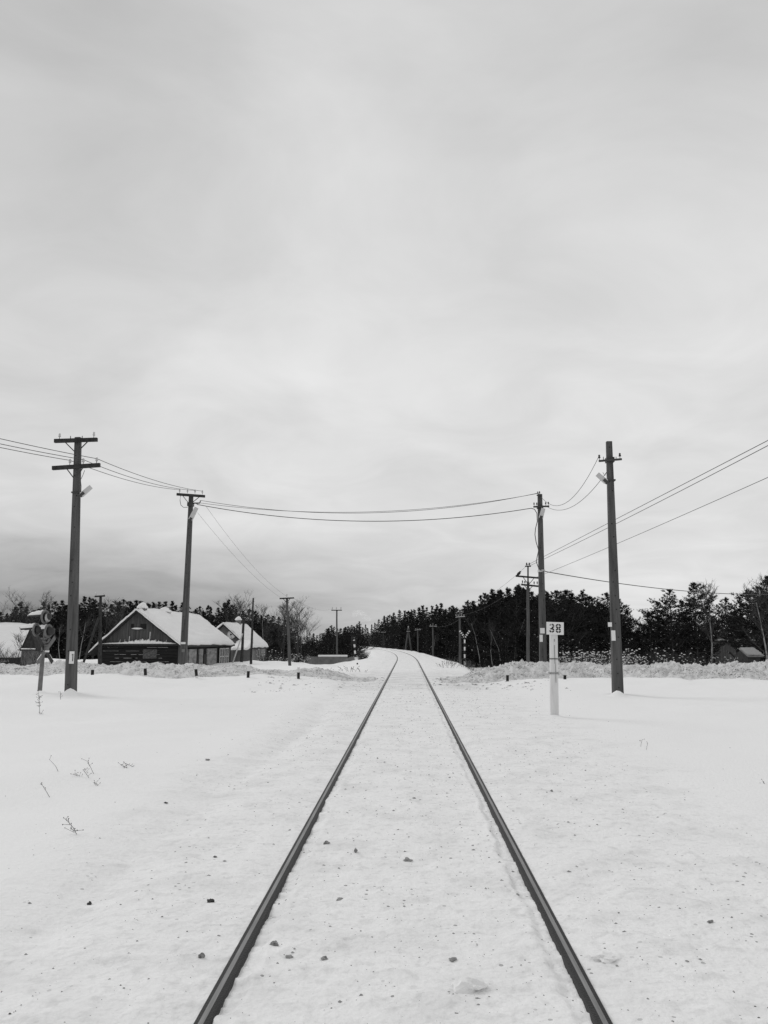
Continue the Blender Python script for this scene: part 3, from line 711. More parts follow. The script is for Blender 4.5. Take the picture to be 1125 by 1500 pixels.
# ------------------------------------------------------------------ houses
def snow_slab(mb, a, b, c, d, th, seed, mi=0, nu=48, nv=22):
    """thick snow quilt over the roof quad a-b (ridge) c-d (eave, d under a)"""
    a, b, c, d = (Vector(v) for v in (a, b, c, d)); rr = random.Random(seed)
    nrm = (b - a).cross(d - a).normalized()
    if nrm.z < 0: nrm = -nrm
    top, bot = [], []
    for j in range(nv + 1):
        for i in range(nu + 1):
            u, v = i / nu, j / nv
            p = (a.lerp(b, u)).lerp(d.lerp(c, u), v)
            e = min(1, min(u, 1 - u) * 9 + 0.35); ev = min(1, (1 - v) * 7 + 0.45)
            edge = float(fbm(np.array([u * 9 + seed]), np.array([v * 9]), seed, 4)[0])
            t = th * e * ev * (1 + 0.28 * edge)
            if i in (0, nu): p = p + (b - a).normalized() * (0.14 * edge * (1 if i else -1) + (0.05 if i else -0.05))
            if j == nv: p = p + (d - a).normalized() * 0.12 * edge
            bot.append(p + nrm * 0.02); top.append(p + nrm * (0.02 + t))
    n = (nu + 1) * (nv + 1); I = lambda i, j: j * (nu + 1) + i
    fs = []
    for j in range(nv):
        for i in range(nu):
            fs.append((I(i, j), I(i + 1, j), I(i + 1, j + 1), I(i, j + 1))); fs.append((n + I(i, j), n + I(i, j + 1), n + I(i + 1, j + 1), n + I(i + 1, j)))
    for i in range(nu):
        for j in (0, nv): fs.append((I(i, j), I(i + 1, j), n + I(i + 1, j), n + I(i, j)))
    for j in range(nv):
        for i in (0, nu): fs.append((I(i, j), n + I(i, j), n + I(i, j + 1), I(i, j + 1)))
    mb.add(top + bot, fs, mi, True)

def chimney(parent, p, w=0.6, h=0.5, snow=0.35):
    mb = MB(); mb.box(p + Vector((0, 0, h / 2 - 0.4)), (w, w, h + 0.8)); c = mb.build('chimney', M['render'], parent)
    mb = MB(); mb.lump(p + Vector((0, 0, h + snow * 0.35)), (w * 0.75, w * 0.7, snow * 0.7), 0, int(p.x * 10), 3, 0.12); mb.lump(p + Vector((0.02, 0, h + snow * 0.9)), (w * 0.42, w * 0.4, snow * 0.5), 0, 3, 3, 0.1); mb.build('snow_cap', M['clean'], c)

# log house: gable towards us, long side towards the track
Y0, Y1 = 54.0, 70.0
xa = at(149, 942, Y0).x; xb = at(263.5, 942, Y0).x; zb = -1.6
ze = at(200, 944, Y0).z; xr_ = at(203, 892, Y0).x; zr = at(206, 896, Y0).z
Hs = empty('log_house', ((xa + xb) / 2, Y0, zb), 'long dark log house with grey boarded gable and thick snow on its roof', 'house')
mb = MB()
zl = zb; k = 0
while zl < ze - 0.02:                         # laid logs on the gable end
    hh = min(0.24, ze - zl); n = 7
    ring0, ring1 = [], []
    for i in range(n):
        t = math.pi * i / (n - 1); dy = -0.05 * math.sin(t) ; dz = hh * (1 - i / (n - 1))
        ring0.append(Vector((xa - 0.1, Y0 + dy, zl + dz))); ring1.append(Vector((xb - 0.02, Y0 + dy, zl + dz)))
    mb.add(ring0 + ring1, [(i, i + 1, n + i + 1, n + i) for i in range(n - 1)], 0, True)
    mb.add(ring0 + ring1, [tuple(range(n))[::-1], tuple(range(n, 2 * n))], 0)
    zl += 0.24; k += 1
mb.box(((xa + xb) / 2, (Y0 + Y1) / 2 + 0.03, (zb + ze) / 2), (xb - xa - 0.1, Y1 - Y0, ze - zb), 0)
wall = mb.build('wall', [M['log']], Hs)
mb = MB()
cw = at(220, 958, Y0); mb.box((cw.x, Y0 - 0.045, cw.z), (0.95, 0.05, 0.62), 0)
nsh = mb.build('shutter', [M['frosted']], wall)
mb = MB(); rs_ = random.Random(8)
for _ in range(46):
    zz_ = zb + 0.24 * rs_.randrange(6, 13) + 0.02; x_ = rs_.uniform(xa, xb - 1.2)
    if zz_ < ze - 0.1: mb.beam((x_, Y0 - 0.045, zz_), (x_ + rs_.uniform(0.2, 1.1), Y0 - 0.045, zz_), 0.03, rs_.uniform(0.012, 0.03))
mb.build('snow_streaks', M['greyclod'], wall)
# corner post
mb = MB(); mb.box((xb + 0.05, Y0 - 0.02, (zb + ze) / 2), (0.22, 0.22, ze - zb)); mb.build('corner_post', M['board'], Hs)
# gable boards
mb = MB(); x = xa + 0.02; rr = random.Random(4)
def roof_z(x): return ze + (zr - ze) * (1 - abs((x - xr_) / ((xr_ - xa) if x < xr_ else (xb - xr_))))
win0, win1, wz0, wz1 = at(194.5, 918, Y0).x, at(212.5, 918, Y0).x, at(200, 921.5, Y0).z, at(200, 913.8, Y0).z
while x < xb - 0.02:
    wd = min(rr.uniform(0.11, 0.17), xb - 0.02 - x); z0, z1 = roof_z(x), roof_z(x + wd); dy = rr.uniform(-0.012, 0.012)
    lo = ze - 0.02 - 0.05
    segs = [(lo, None)]
    if x + wd > win0 and x < win1: segs = [(lo, wz0), (wz1, None)]
    for s0, s1 in segs:
        t0, t1 = (z0, z1) if s1 is None else (s1, s1)
        if min(t0, t1) - s0 < 0.02: t0 = max(t0, s0 + 0.02); t1 = max(t1, s0 + 0.02)
        f = [Vector((x + 0.004, Y0 - 0.09 + dy, s0)), Vector((x + wd - 0.004, Y0 - 0.09 + dy, s0)), Vector((x + wd - 0.004, Y0 - 0.09 + dy, t1)), Vector((x + 0.004, Y0 - 0.09 + dy, t0))]
        bk = [v + Vector((0, 0.03, 0)) for v in f]
        mb.add(f + bk, [(0, 1, 2, 3), (0, 3, 7, 4), (1, 5, 6, 2), (0, 4, 5, 1)], 0)
    x += wd
gb = mb.build('gable', M['board'], Hs)
mb = MB(); mb.add([(xa, Y0 - 0.02, ze), (xb, Y0 - 0.02, ze), (xr_, Y0 - 0.02, zr), (xa, Y1, ze), (xb, Y1, ze), (xr_, Y1, zr)], [(0, 1, 2), (3, 5, 4)], 0); mb.build('gable_lining', M['opening'], gb)
# attic window
mb = MB(); wc = Vector(((win0 + win1) / 2, Y0 - 0.06, (wz0 + wz1) / 2)); ww, wh = win1 - win0, wz1 - wz0
w_ = None
mb.box(wc + Vector((0, 0.03, 0)), (ww, 0.03, wh), 0); w_ = mb.build('attic_window', M['opening'], Hs)
mb = MB(); mb.box(wc + Vector((-0.10, 0.0, 0.03)), (ww * 0.52, 0.02, wh * 0.92)); mb.build('shutter', M['board'], w_)
mb = MB(); mb.beam(wc + Vector((-ww / 2 - 0.05, -0.06, -wh / 2 - 0.02)), wc + Vector((ww / 2 + 0.05, -0.06, -wh / 2 - 0.02)), 0.10, 0.05); mb.lump(wc + Vector((-0.08, -0.08, -wh / 2 + 0.04)), (ww * 0.46, 0.08, 0.06), 1, 5, 3, 0.15); mb.build('sill', [M['board'], M['clean']], w_)
# ledge across the gable with snow and frost tufts
mb = MB(); zl = ze + 0.02; mb.beam((xa - 0.15, Y0 - 0.22, zl), (xb + 0.02, Y0 - 0.22, zl), 0.36, 0.05); led = mb.build('ledge', M['darkwood'], Hs)
mb = MB(); xs_ = np.linspace(xa + 0.1, xb - 0.05, 90); rings = []
for i, x in enumerate(xs_):
    t = i / 89; h = 0.06 + 0.20 * math.exp(-((t - 0.56) / 0.24) ** 2) * (1 + 0.5 * math.sin(i * 1.3) * math.sin(i * .37)) ; h *= min(1, 8 * t + .2, 8 * (1 - t) + .2)
    rings.append([Vector((x, Y0 - 0.40, zl + 0.027)), Vector((x, Y0 - 0.36, zl + 0.03 + h * 0.8)), Vector((x, Y0 - 0.24, zl + 0.03 + h)), Vector((x, Y0 - 0.11, zl + 0.03 + h * 0.9)), Vector((x, Y0 - 0.11, zl + 0.027))])
mb.loft(rings, 0, True)
for i in range(26):
    t = 0.45 + rr.gauss(0.12, 0.13); x = xa + (xb - xa) * min(0.95, max(0.1, t)); z = zl + 0.2
    mb.tube([(x, Y0 - 0.2, z - 0.1), (x + rr.uniform(-.05, .05), Y0 - 0.2, z + rr.uniform(0.02, 0.14))], [0.025, 0.008], 5)
mb.build('ledge_snow', M['clean'], led)
for px_ in (190, 220):
    mb = MB(); mb.beam((at(px_, 935, Y0).x, Y0 - 0.125, ze + 0.1), (at(px_, 935, Y0).x + 0.03, Y0 - 0.125, ze + (0.55 if px_ == 190 else 0.85)), 0.06, 0.02, up=Vector((0, 1, 0))); mb.build('batten', M['frame'], gb)
# roof and its snow
oh = 0.75
def side(xe, sgn, nm):
    sl = (zr - ze) / abs(xe - xr_); oh = 0.75 if sgn < 0 else 0.22; xo = xe + sgn * oh; zo = ze - sl * oh + 0.06
    A = Vector((xr_, Y0 - 0.45, zr + 0.06)); B = Vector((xr_, Y1 + 0.4, zr + 0.06)); Cc = Vector((xo, Y1 + 0.4, zo)); D = Vector((xo, Y0 - 0.45, zo))
    return A, B, Cc, D
mb = MB()
for xe, sgn in ((xa, -1), (xb, 1)):
    A, B, Cc, D = side(xe, sgn, ''); dn = Vector((0, 0, -0.10)); vs = [A, B, Cc, D] + [v + dn for v in (A, B, Cc, D)]
    mb.add(vs, [(0, 1, 2, 3), (4, 7, 6, 5), (0, 3, 7, 4), (1, 5, 6, 2), (3, 2, 6, 7)], 0)
rf = mb.build('roof', M['roof'], Hs)
mb = MB()
for i, (xe, sgn) in enumerate(((xa, -1), (xb, 1))):
    A, B, Cc, D = side(xe, sgn, ''); snow_slab(mb, A, B, Cc, D, 0.30, 3 + i)
mb.build('roof_snow', M['clean'], rf)
chimney(Hs, Vector((xr_ + 0.10, Y0 + 0.5, zr + 0.14)), 0.5, 0.10, 0.30); chimney(Hs, Vector((xr_ + 0.1, Y0 + 5.5, zr + 0.02)), 0.75, 0.12, 0.28)
# long side: patched plaster between dark posts and openings
xw = xb
def zpx(py, Y): return at(300, py, Y).z
def yside(px):                               # distance along the house where its long side is seen at px
    lo, hi = Y0, Y1 + 4
    for _ in range(40):
        m_ = (lo + hi) / 2
        if at(px, 950, m_).x > xw: lo = m_
        else: hi = m_
    return (lo + hi) / 2
for p0, p1 in ((265, 274), (276, 287), (291, 296.5), (302.5, 316.5)):
    y0, y1 = yside(p0), yside(p1); mb = MB(); mb.box((xw - 0.03 + 0.05, (y0 + y1) / 2, (zb + ze - 0.35) / 2), (0.10, y1 - y0, ze - 0.35 - zb)); mb.build('plaster_panel', M['plaster'], Hs)
for p0, p1 in ((288, 290.5), (297.5, 301.5)):
    y0, y1 = yside(p0), yside(p1); mb = MB(); mb.box((xw + 0.01, (y0 + y1) / 2, zb + 1.05), (0.14, y1 - y0, 2.1)); mb.build('door', M['opening'], Hs)
for p0, p1 in ((321, 327), (328.5, 334)):
    y0, y1 = yside(p0), yside(p1); zc_ = ze - 1.15; mb = MB(); mb.box((xw - 0.01, (y0 + y1) / 2, zc_), (0.1, y1 - y0, 1.5)); w_ = mb.build('window', M['glass'], Hs)
    mb = MB()
    for yy in (y0, y1, (y0 + y1) / 2): mb.box((xw + 0.07, yy, zc_), (0.05, 0.10, 1.6))
    for zz in (-0.75, 0.1, 0.75): mb.box((xw + 0.075, (y0 + y1) / 2, zc_ + zz), (0.05, y1 - y0, 0.09))
    mb.build('frame', M['frame'], w_)
    mb = MB(); mb.lump((xw + 0.12, (y0 + y1) / 2, zc_ - 0.72), (0.08, (y1 - y0) * 0.42, 0.09), 0, 2, 3, 0.15); mb.build('sill_snow', M['clean'], w_)

# small house behind
Y0b, Y1b = 80.0, 90.5
xr2 = at(328.5, 915, Y0b).x; zr2 = at(329, 915, Y0b).z; xb2 = at(362, 944, Y0b).x; ze2 = at(362, 946.5, Y0b).z; xa2 = xr2 - (xb2 - xr2); zb2 = -1.7
H2 = empty('small_house', (xr2, Y0b, zb2), 'small grey house with a white dish on its gable, behind the log house', 'house')
mb = MB(); w = [(xa2, zb2), (xb2, zb2), (xb2, ze2), (xr2, zr2), (xa2, ze2)]
mb.loft([[Vector((x, y, z)) for x, z in w] for y in (Y0b, Y1b)], 0); mb.build('wall', M['render'], H2)
mb = MB()
for sgn, xe in ((-1, xa2), (1, xb2)):
    sl = (zr2 - ze2) / (xb2 - xr2); xo = xe + sgn * 0.28; zo = ze2 - sl * 0.28 + 0.05
    vs = [Vector((xr2, Y0b - 0.5, zr2 + 0.05)), Vector((xr2, Y1b + 0.4, zr2 + 0.05)), Vector((xo, Y1b + 0.4, zo)), Vector((xo, Y0b - 0.5, zo))]
    vv = vs + [v + Vector((0, 0, -0.12)) for v in vs]; mb.add(vv, [(0, 1, 2, 3), (4, 7, 6, 5), (0, 3, 7, 4), (1, 5, 6, 2), (3, 2, 6, 7)], 0)
rf = mb.build('roof', M['roof'], H2)
mb = MB()
for i, (sgn, xe) in enumerate(((-1, xa2), (1, xb2))):
    sl = (zr2 - ze2) / (xb2 - xr2); xo = xe + sgn * 0.28; zo = ze2 - sl * 0.28 + 0.05
    snow_slab(mb, (xr2, Y0b - 0.5, zr2 + 0.05), (xr2, Y1b + 0.4, zr2 + 0.05), (xo, Y1b + 0.4, zo), (xo, Y0b - 0.5, zo), 0.30, 13 + i, nu=30, nv=16)
mb.build('roof_snow', M['clean'], rf)
chimney(H2, Vector((xr2 + 0.15, Y0b + 6.0, zr2 + 0.1)), 0.5, 0.5, 0.30)
dsh = at(339, 929.5, Y0b - 0.35); mb = MB(); mb.lathe(dsh, [(0.02, 0.10), (0.28, 0.06), (0.42, -0.02), (0.40, -0.01), (0.26, 0.08), (0.02, 0.13)], 20, 0, Vector((0.1, 1, 0.1))); mb.tube([dsh, dsh + Vector((0, 0.35, 0))], 0.03, 6, 1); mb.tube([dsh + Vector((0, 0.0, -0.35)), dsh + Vector((0.02, -0.4, 0.0))], 0.02, 5, 1); mb.box(dsh + Vector((0.02, -0.4, 0.0)), (0.14, 0.12, 0.14), 1); mb.build('satellite_dish', [M['plate'], M['metal']], H2)
# side wall windows and lean-to
for t0, t1 in ((1.6, 2.7), (5.6, 6.6)):
    mb = MB(); mb.box((xb2 + 0.0, Y0b + (t0 + t1) / 2, -0.2), (0.08, t1 - t0, 1.5)); w_ = mb.build('window', M['opening'], H2)
    mb = MB()
    for yy in (t0, t1): mb.box((xb2 + 0.05, Y0b + yy, -0.2), (0.06, 0.14, 1.7))
    mb.box((xb2 + 0.05, Y0b + (t0 + t1) / 2, 0.6), (0.06, t1 - t0, 0.12)); mb.build('frame', M['frame'], w_)
mb = MB(); mb.box((xb2 + 0.04, Y0b + 8.3, -0.5), (0.12, 2.6, 2.3)); mb.build('plaster_panel', M['plaster'], H2)
lx0, lx1 = at(341, 950, Y0b - 3).x, at(357, 950, Y0b - 3).x
mb = MB(); zt = at(350, 951.5, Y0b - 3).z; mb.box(((lx0 + lx1) / 2, Y0b - 1.5, (zb2 + zt) / 2), (lx1 - lx0, 2.9, zt - zb2)); po = mb.build('porch', M['board'], H2)
mb = MB(); snow_slab(mb, (lx0 - .1, Y0b - 0.2, zt + 0.75), (lx1 + .5, Y0b - 0.2, zt + 0.75), (lx1 + .5, Y0b - 3.3, zt - 0.05), (lx0 - .1, Y0b - 3.3, zt - 0.05), 0.22, 23, nu=20, nv=10); mb.build('porch_snow', M['clean'], po)

# low house at the edge, ridge across the view
Yh = 52.0
p_r = at(40, 918.5, Yh + 3.2); p_e = at(30, 957, Yh)
H3 = empty('low_house', (at(37.5, 940, Yh).x, Yh, -1.6), 'low house with a broad snowy roof behind the crossing signal', 'house')
x1h, x0h = at(37.5, 940, Yh).x, at(37.5, 940, Yh).x - 13; zr3, ze3 = p_r.z, p_e.z; yr3 = Yh + 3.2
mb = MB(); w = [(Yh, -1.6), (Yh + 6.4, -1.6), (Yh + 6.4, ze3), (yr3, zr3), (Yh, ze3)]
mb.loft([[Vector((x, y, z)) for y, z in w] for x in (x0h, x1h)], 0); mb.build('wall', M['board'], H3)
mb = MB(); sl = (zr3 - ze3) / 3.2
for sgn in (-1, 1):
    yo = yr3 + sgn * 3.75; zo = zr3 - sl * 3.75
    vs = [Vector((x0h - .4, yr3, zr3 + .05)), Vector((x1h + .45, yr3, zr3 + .05)), Vector((x1h + .45, yo, zo + .05)), Vector((x0h - .4, yo, zo + .05))]
    vv = vs + [v + Vector((0, 0, -0.12)) for v in vs]; mb.add(vv, [(0, 1, 2, 3), (4, 7, 6, 5), (0, 3, 7, 4), (1, 5, 6, 2), (3, 2, 6, 7)], 0)
rf = mb.build('roof', M['roof'], H3)
mb = MB()
for i, sgn in enumerate((-1, 1)):
    yo = yr3 + sgn * 3.75; zo = zr3 - sl * 3.75
    snow_slab(mb, (x0h - .4, yr3, zr3 + .05), (x1h + .45, yr3, zr3 + .05), (x1h + .45, yo, zo + .05), (x0h - .4, yo, zo + .05), 0.24, 33 + i, nu=30, nv=14)
mb.build('roof_snow', M['clean'], rf)
a_, b_ = at(-2, 963, Yh), at(14.5, 963, Yh); mb = MB(); mb.box(((a_.x + b_.x) / 2, Yh - 0.02, a_.z), (b_.x - a_.x, 0.08, 0.44)); w_ = mb.build('window', M['render'], H3)
mb = MB(); cxw = (a_.x + b_.x) / 2; ww = b_.x - a_.x
for zz in (-0.24, 0.24): mb.box((cxw, Yh - 0.08, a_.z + zz), (ww + 0.12, 0.06, 0.07))
for k in range(5): mb.box((a_.x + ww * k / 4, Yh - 0.075, a_.z), (0.06, 0.06, 0.48))
mb.build('frame', M['plate'], w_)
H3.rotation_euler.z = R(25)
# gabled shed next to it
ax0, ax1 = at(31, 960, 50).x, at(52, 960, 50).x
SH = empty('plank_shed', ((ax0 + ax1) / 2, 50, -1.5), 'pale plank shed with a dark gable behind the signal post', 'shed')
zt = at(40, 952, 50).z; zpk = at(40, 923, 50).z
mb = MB(); n = 12
for i in range(n):
    x0 = ax0 + (ax1 - ax0) * i / n; mb.box((x0 + (ax1 - ax0) / n / 2, 50 + 0.01 * (i % 3), (-1.5 + zt) / 2), ((ax1 - ax0) / n - 0.012, 0.05, zt + 1.5))
mb.box(((ax0 + ax1) / 2, 50.4, (-1.5 + zt) / 2), (ax1 - ax0 - .05, 0.7, zt + 1.5)); mb.build('wall', M['render'], SH)
xm = (ax0 + ax1) / 2
mb = MB(); mb.loft([[Vector((ax0, y, zt)), Vector((ax1, y, zt)), Vector((xm, y, zpk))] for y in (50, 50.75)], 0); mb.build('gable', M['darkwood'], SH)
mb = MB(); mb.beam((ax0 - .1, 49.85, zt), (ax1 + .1, 49.85, zt), 0.3, 0.05); mb.beam((ax0, 49.85, zt + .06), (ax1, 49.85, zt + .06), 0.25, 0.09, 1, ch=0.03); mb.build('ledge', [M['darkwood'], M['clean']], SH)
mb = MB()
for sgn, xe in ((-1, ax0), (1, ax1)):
    mb.beam((xe + sgn * .06, 50.4, zt - 0.06), (xm, 50.4, zpk + 0.03), 0.9, 0.05)
mb.build('roof', M['roof'], SH)

# shed and fence at the other edge
Ye = 53
x0e, x1e = at(1095, 960, Ye).x, at(1113, 960, Ye).x
s = empty('shed', ((x0e + x1e) / 2, Ye, -1.5), 'small dark shed with a snow dusted roof beneath the outermost pines', 'shed')
zt, zp_ = at(1100, 960, Ye).z, at(1100, 952, Ye).z
mb = MB(); mb.box(((x0e + x1e) / 2, Ye + 1, (-1.5 + zt) / 2), (x1e - x0e, 2, zt + 1.5)); mb.loft([[Vector((x, Ye + 0.02, zt)), Vector((x, Ye + 1.98, zt)), Vector((x, Ye + 1, zp_))] for x in (x0e + .01, x1e - .01)]); mb.build('wall', M['darkwood'], s)
mb = MB(); mb.beam((x0e - .1, Ye + 0.4, (zt + zp_) / 2 + 0.0), (x1e + .1, Ye + 0.4, (zt + zp_) / 2 + 0.0), 1.5, 0.06, up=Vector((0, -(zp_ - zt), 1)).normalized()); rf = mb.build('roof', M['render'], s)
mb = MB(); snow_slab(mb, (x0e - .1, Ye + 1, zp_ + .08), (x1e + .1, Ye + 1, zp_ + .08), (x1e + .1, Ye - .25, zt - .02), (x0e - .1, Ye - .25, zt - .02), 0.07, 51, nu=14, nv=8); mb.build('roof_snow', [M['greyclod']], rf)
Yf = 71; a, b = at(1047, 962, Yf), at(1092, 962, Yf); zt = at(1060, 939, Yf).z
f_ = empty('board_wall', ((a.x + b.x) / 2, Yf, -1.5), 'pale board wall half hidden by trunks near the small dark shed', 'wall')
mb = MB(); n = 22
for i in range(n): mb.box((a.x + (b.x - a.x) * (i + .5) / n, Yf + 0.02 * (i % 2), (zt - 1.5) / 2 + .02 * math.sin(i * 2.1)), ((b.x - a.x) / n - 0.02, 0.05, zt + 1.5))
mb.build('boards', M['render'], f_)
mb = MB(); mb.beam((a.x, Yf, zt + 0.12), (b.x, Yf, zt + 0.12), 0.3, 0.14, ch=0.03); mb.build('snow_cap', M['clean'], f_)
Yf = 105; a, b = at(927, 950, Yf), at(948, 950, Yf); zt = at(940, 929, Yf).z
f_ = empty('far_house', ((a.x + b.x) / 2, Yf, -1.5), 'pale far building glimpsed in the gap between two pine clumps', 'house')
mb = MB(); mb.box(((a.x + b.x) / 2, Yf + 3, (zt - 1.5) / 2), (b.x - a.x, 6, zt + 1.5)); mb.build('wall', M['render'], f_)
mb = MB(); snow_slab(mb, (a.x - .3, Yf + 3, zt + 1.0), (b.x + .3, Yf + 3, zt + 1.0), (b.x + .3, Yf - .4, zt), (a.x - .3, Yf - .4, zt), 0.3, 61, nu=14, nv=8); mb.build('roof_snow', M['clean'], f_)

# low concrete walls by the culvert
Yc = 76
def cwall(label, pts, th, snow_from=None):
    r = empty('concrete_wall', at(pts[0][0], pts[0][1], Yc), label, 'wall')
    mb = MB(); rings = []
    for px, py, dy in pts:
        t = at(px, py, Yc + dy); rings.append([Vector((t.x, t.y, -1.9)), Vector((t.x, t.y + th, -1.9)), Vector((t.x, t.y + th, t.z)), Vector((t.x, t.y, t.z))])
    mb.loft(rings); mb.build('wall_body', M['concrete2'], r)
    if snow_from:
        mb = MB(); a = at(snow_from[0], snow_from[1], Yc); b = at(snow_from[2], snow_from[3], Yc); mb.beam(a + Vector((0, th / 2, .08)), b + Vector((0, th / 2, .08)), th * 1.05, 0.16, ch=0.04); mb.build('snow_cap', M['clean'], r)
cwall('long low concrete wall with a cap of snow behind the slender pole', [(447, 962.2, 0), (508, 962.2, 0)], 0.8, (466, 962, 508, 962))
cwall('short sloping concrete wing wall beside the banded signal mast', [(500, 967, -2), (510, 963.8, -3), (521, 961, -4)], 0.4)

# ------------------------------------------------------------------ trees
def mesh_from(name, v, f, mi, mats, smooth=None):
    me = bpy.data.meshes.new(name); me.from_pydata(v, [], f)
    for m in mats: me.materials.append(m)
    me.polygons.foreach_set('material_index', mi); me.update(); return me

def pine_meshes(seed, kind):
    """a tree one unit tall: trunk mesh and crown mesh of needle tufts, some with snow lying on them"""
    r = random.Random(seed); tb = MB()
    bend = r.uniform(-0.025, 0.025)
    ax_ = lambda t: Vector((bend * math.sin(t * 3), bend * 0.6 * math.sin(t * 2.3 + 1), t))
    tb.tube([ax_(i / 8) for i in range(9)], [0.015 * (1 - i / 8.6) + 0.001 for i in range(9)], 7)
    V, F, MI = [], [], []
    h0, wid, power, nwh = {'pine': (0.16, 0.225, 0.88, 17), 'tall': (0.44, 0.20, 0.7, 11), 'spruce': (0.05, 0.17, 1.05, 23), 'young': (0.02, 0.28, 0.85, 15), 'broad': (0.15, 0.25, 0.60, 19)}[kind]
    def tuft(c, out, s):
        th_ = c.z
        for _ in range(r.randint(7, 10)):
            d = Vector((r.gauss(0, 0.9), r.gauss(0, 0.9), r.gauss(0.75, 0.6))).normalized(); d = (d + out * 0.55).normalized()
            L = s * r.uniform(0.7, 1.5); sd = d.orthogonal().normalized(); sd.rotate(Matrix.Rotation(r.uniform(0, 6.28), 3, d)); w_ = s * r.uniform(0.10, 0.21)
            b0 = c - d * L * 0.2; k = len(V)
            V.extend([tuple(b0 - sd * w_ * 0.4), tuple(b0 + sd * w_ * 0.4), tuple(c + d * L * 0.45 + sd * w_ * 0.55), tuple(c + d * L), tuple(c + d * L * 0.45 - sd * w_ * 0.55)])
            F.append((k, k + 1, k + 2, k + 3, k + 4)); MI.append(0)
        if r.random() < (0.055 if th_ < 0.5 else 0.012):
            q = s * r.uniform(0.3, 0.8); asp = r.uniform(0.18, 0.45); tl = Vector((r.gauss(0, .35), r.gauss(0, .35), 1)).normalized()
            e1 = (out + Vector((r.gauss(0, .2), r.gauss(0, .2), r.gauss(.1, .25)))); e1 = (e1 - tl * e1.dot(tl)).normalized(); e2 = tl.cross(e1); k = len(V); z = c + Vector((0, 0, s * r.uniform(0.2, 0.5)))
            for i in range(5):
                t = i * 1.2566; g = r.uniform(0.7, 1.2); V.append(tuple(z + e1 * math.cos(t) * q * g + e2 * math.sin(t) * q * asp * g))
            V.append(tuple(z + tl * q * 0.4))
            for i in range(5): F.append((k + i, k + (i + 1) % 5, k + 5)); MI.append(1)
    lean = r.uniform(0, 6.28); lk = r.uniform(0.05, 0.28)
    for w in range(nwh):
        t = w / (nwh - 1); z = h0 + (0.975 - h0) * t ** 0.9
        prof = (1 - t) ** power
        if kind == 'tall': prof = min(1, (1 - t) ** 0.55) * min(1, 0.4 + t * 2.0)
        if kind in ('pine', 'broad'): prof = (1 - t) ** power * min(1, 0.66 + t * 1.6)
        nb = r.randint(5, 7); a0 = r.uniform(0, 6.28); wk = r.uniform(0.72, 1.2)
        for b in range(nb):
            an = a0 + b * 6.283 / nb + r.uniform(-0.4, 0.4)
            if r.random() < 0.08 and t < 0.9: continue
            L = wid * prof * wk * r.choice((0.4, 0.7, 0.9, 1.0, 1.15, 1.45)) * (1 + lk * math.cos(an - lean)) + 0.012
            rise = r.uniform(0.15, 0.75) if kind != 'spruce' else r.uniform(-0.35, 0.15)
            o = Vector((math.cos(an), math.sin(an), 0)); p0 = ax_(min(0.99, z + r.uniform(-0.012, 0.012)))
            end = p0 + o * L + Vector((0, 0, L * rise)); mid_ = p0.lerp(end, 0.5) - Vector((0, 0, L * 0.08))
            tb.tube([p0, mid_, end], [0.0045 * (1 - t) + 0.0012, 0.003 * (1 - t) + 0.001, 0.0008], 3, smooth=False)
            ns = max(2, int(L / 0.024))
            for i in range(ns):
                q = (i + 0.7) / ns
                if q < 0.25: continue
                c = (p0.lerp(mid_, q * 2) if q < 0.5 else mid_.lerp(end, q * 2 - 1)) + Vector((r.gauss(0, 0.007), r.gauss(0, 0.007), r.gauss(0.004, 0.006)))
                tuft(c, o, 0.026 * (1.12 - 0.3 * t))
                if q > 0.4:
                    sp_ = (1.1 - abs(q - 0.7)) * L * 0.42
                    for sgn in (-1, 1):
                        if r.random() < 0.2: continue
                        sv = (Vector((-o.y, o.x, 0)) * sgn + o * 0.5).normalized(); g = sp_ * r.uniform(0.4, 1.1)
                        tuft(c + sv * g * 0.45 + Vector((0, 0, g * 0.1)), sv, 0.023); tuft(c + sv * g * 0.9 + Vector((0, 0, g * 0.25)), sv, 0.021)
                        if r.random() < 0.5: tuft(c + sv * g * 1.25 + Vector((0, 0, g * 0.4)), sv, 0.017)
    for zz_ in (0.93, 0.95, 0.965, 0.98): tuft(ax_(zz_), Vector((0, 0, 1.2)), 0.024)
    if kind == 'tall':                          # dead stubs low on the trunk
        for _ in range(9):
            z = r.uniform(0.12, 0.46); an = r.uniform(0, 6.28); p0 = ax_(z); tb.tube([p0, p0 + Vector((math.cos(an), math.sin(an), r.uniform(-.2, .3))) * r.uniform(0.03, 0.10)], [0.003, 0.0008], 3, smooth=False)
    tm = bpy.data.meshes.new('trunk'); tm.from_pydata(tb.v, [], tb.f); tm.materials.append(M['bark']); tm.update()
    return tm, mesh_from('crown', V, F, MI, [M['needle'], M['clean']])

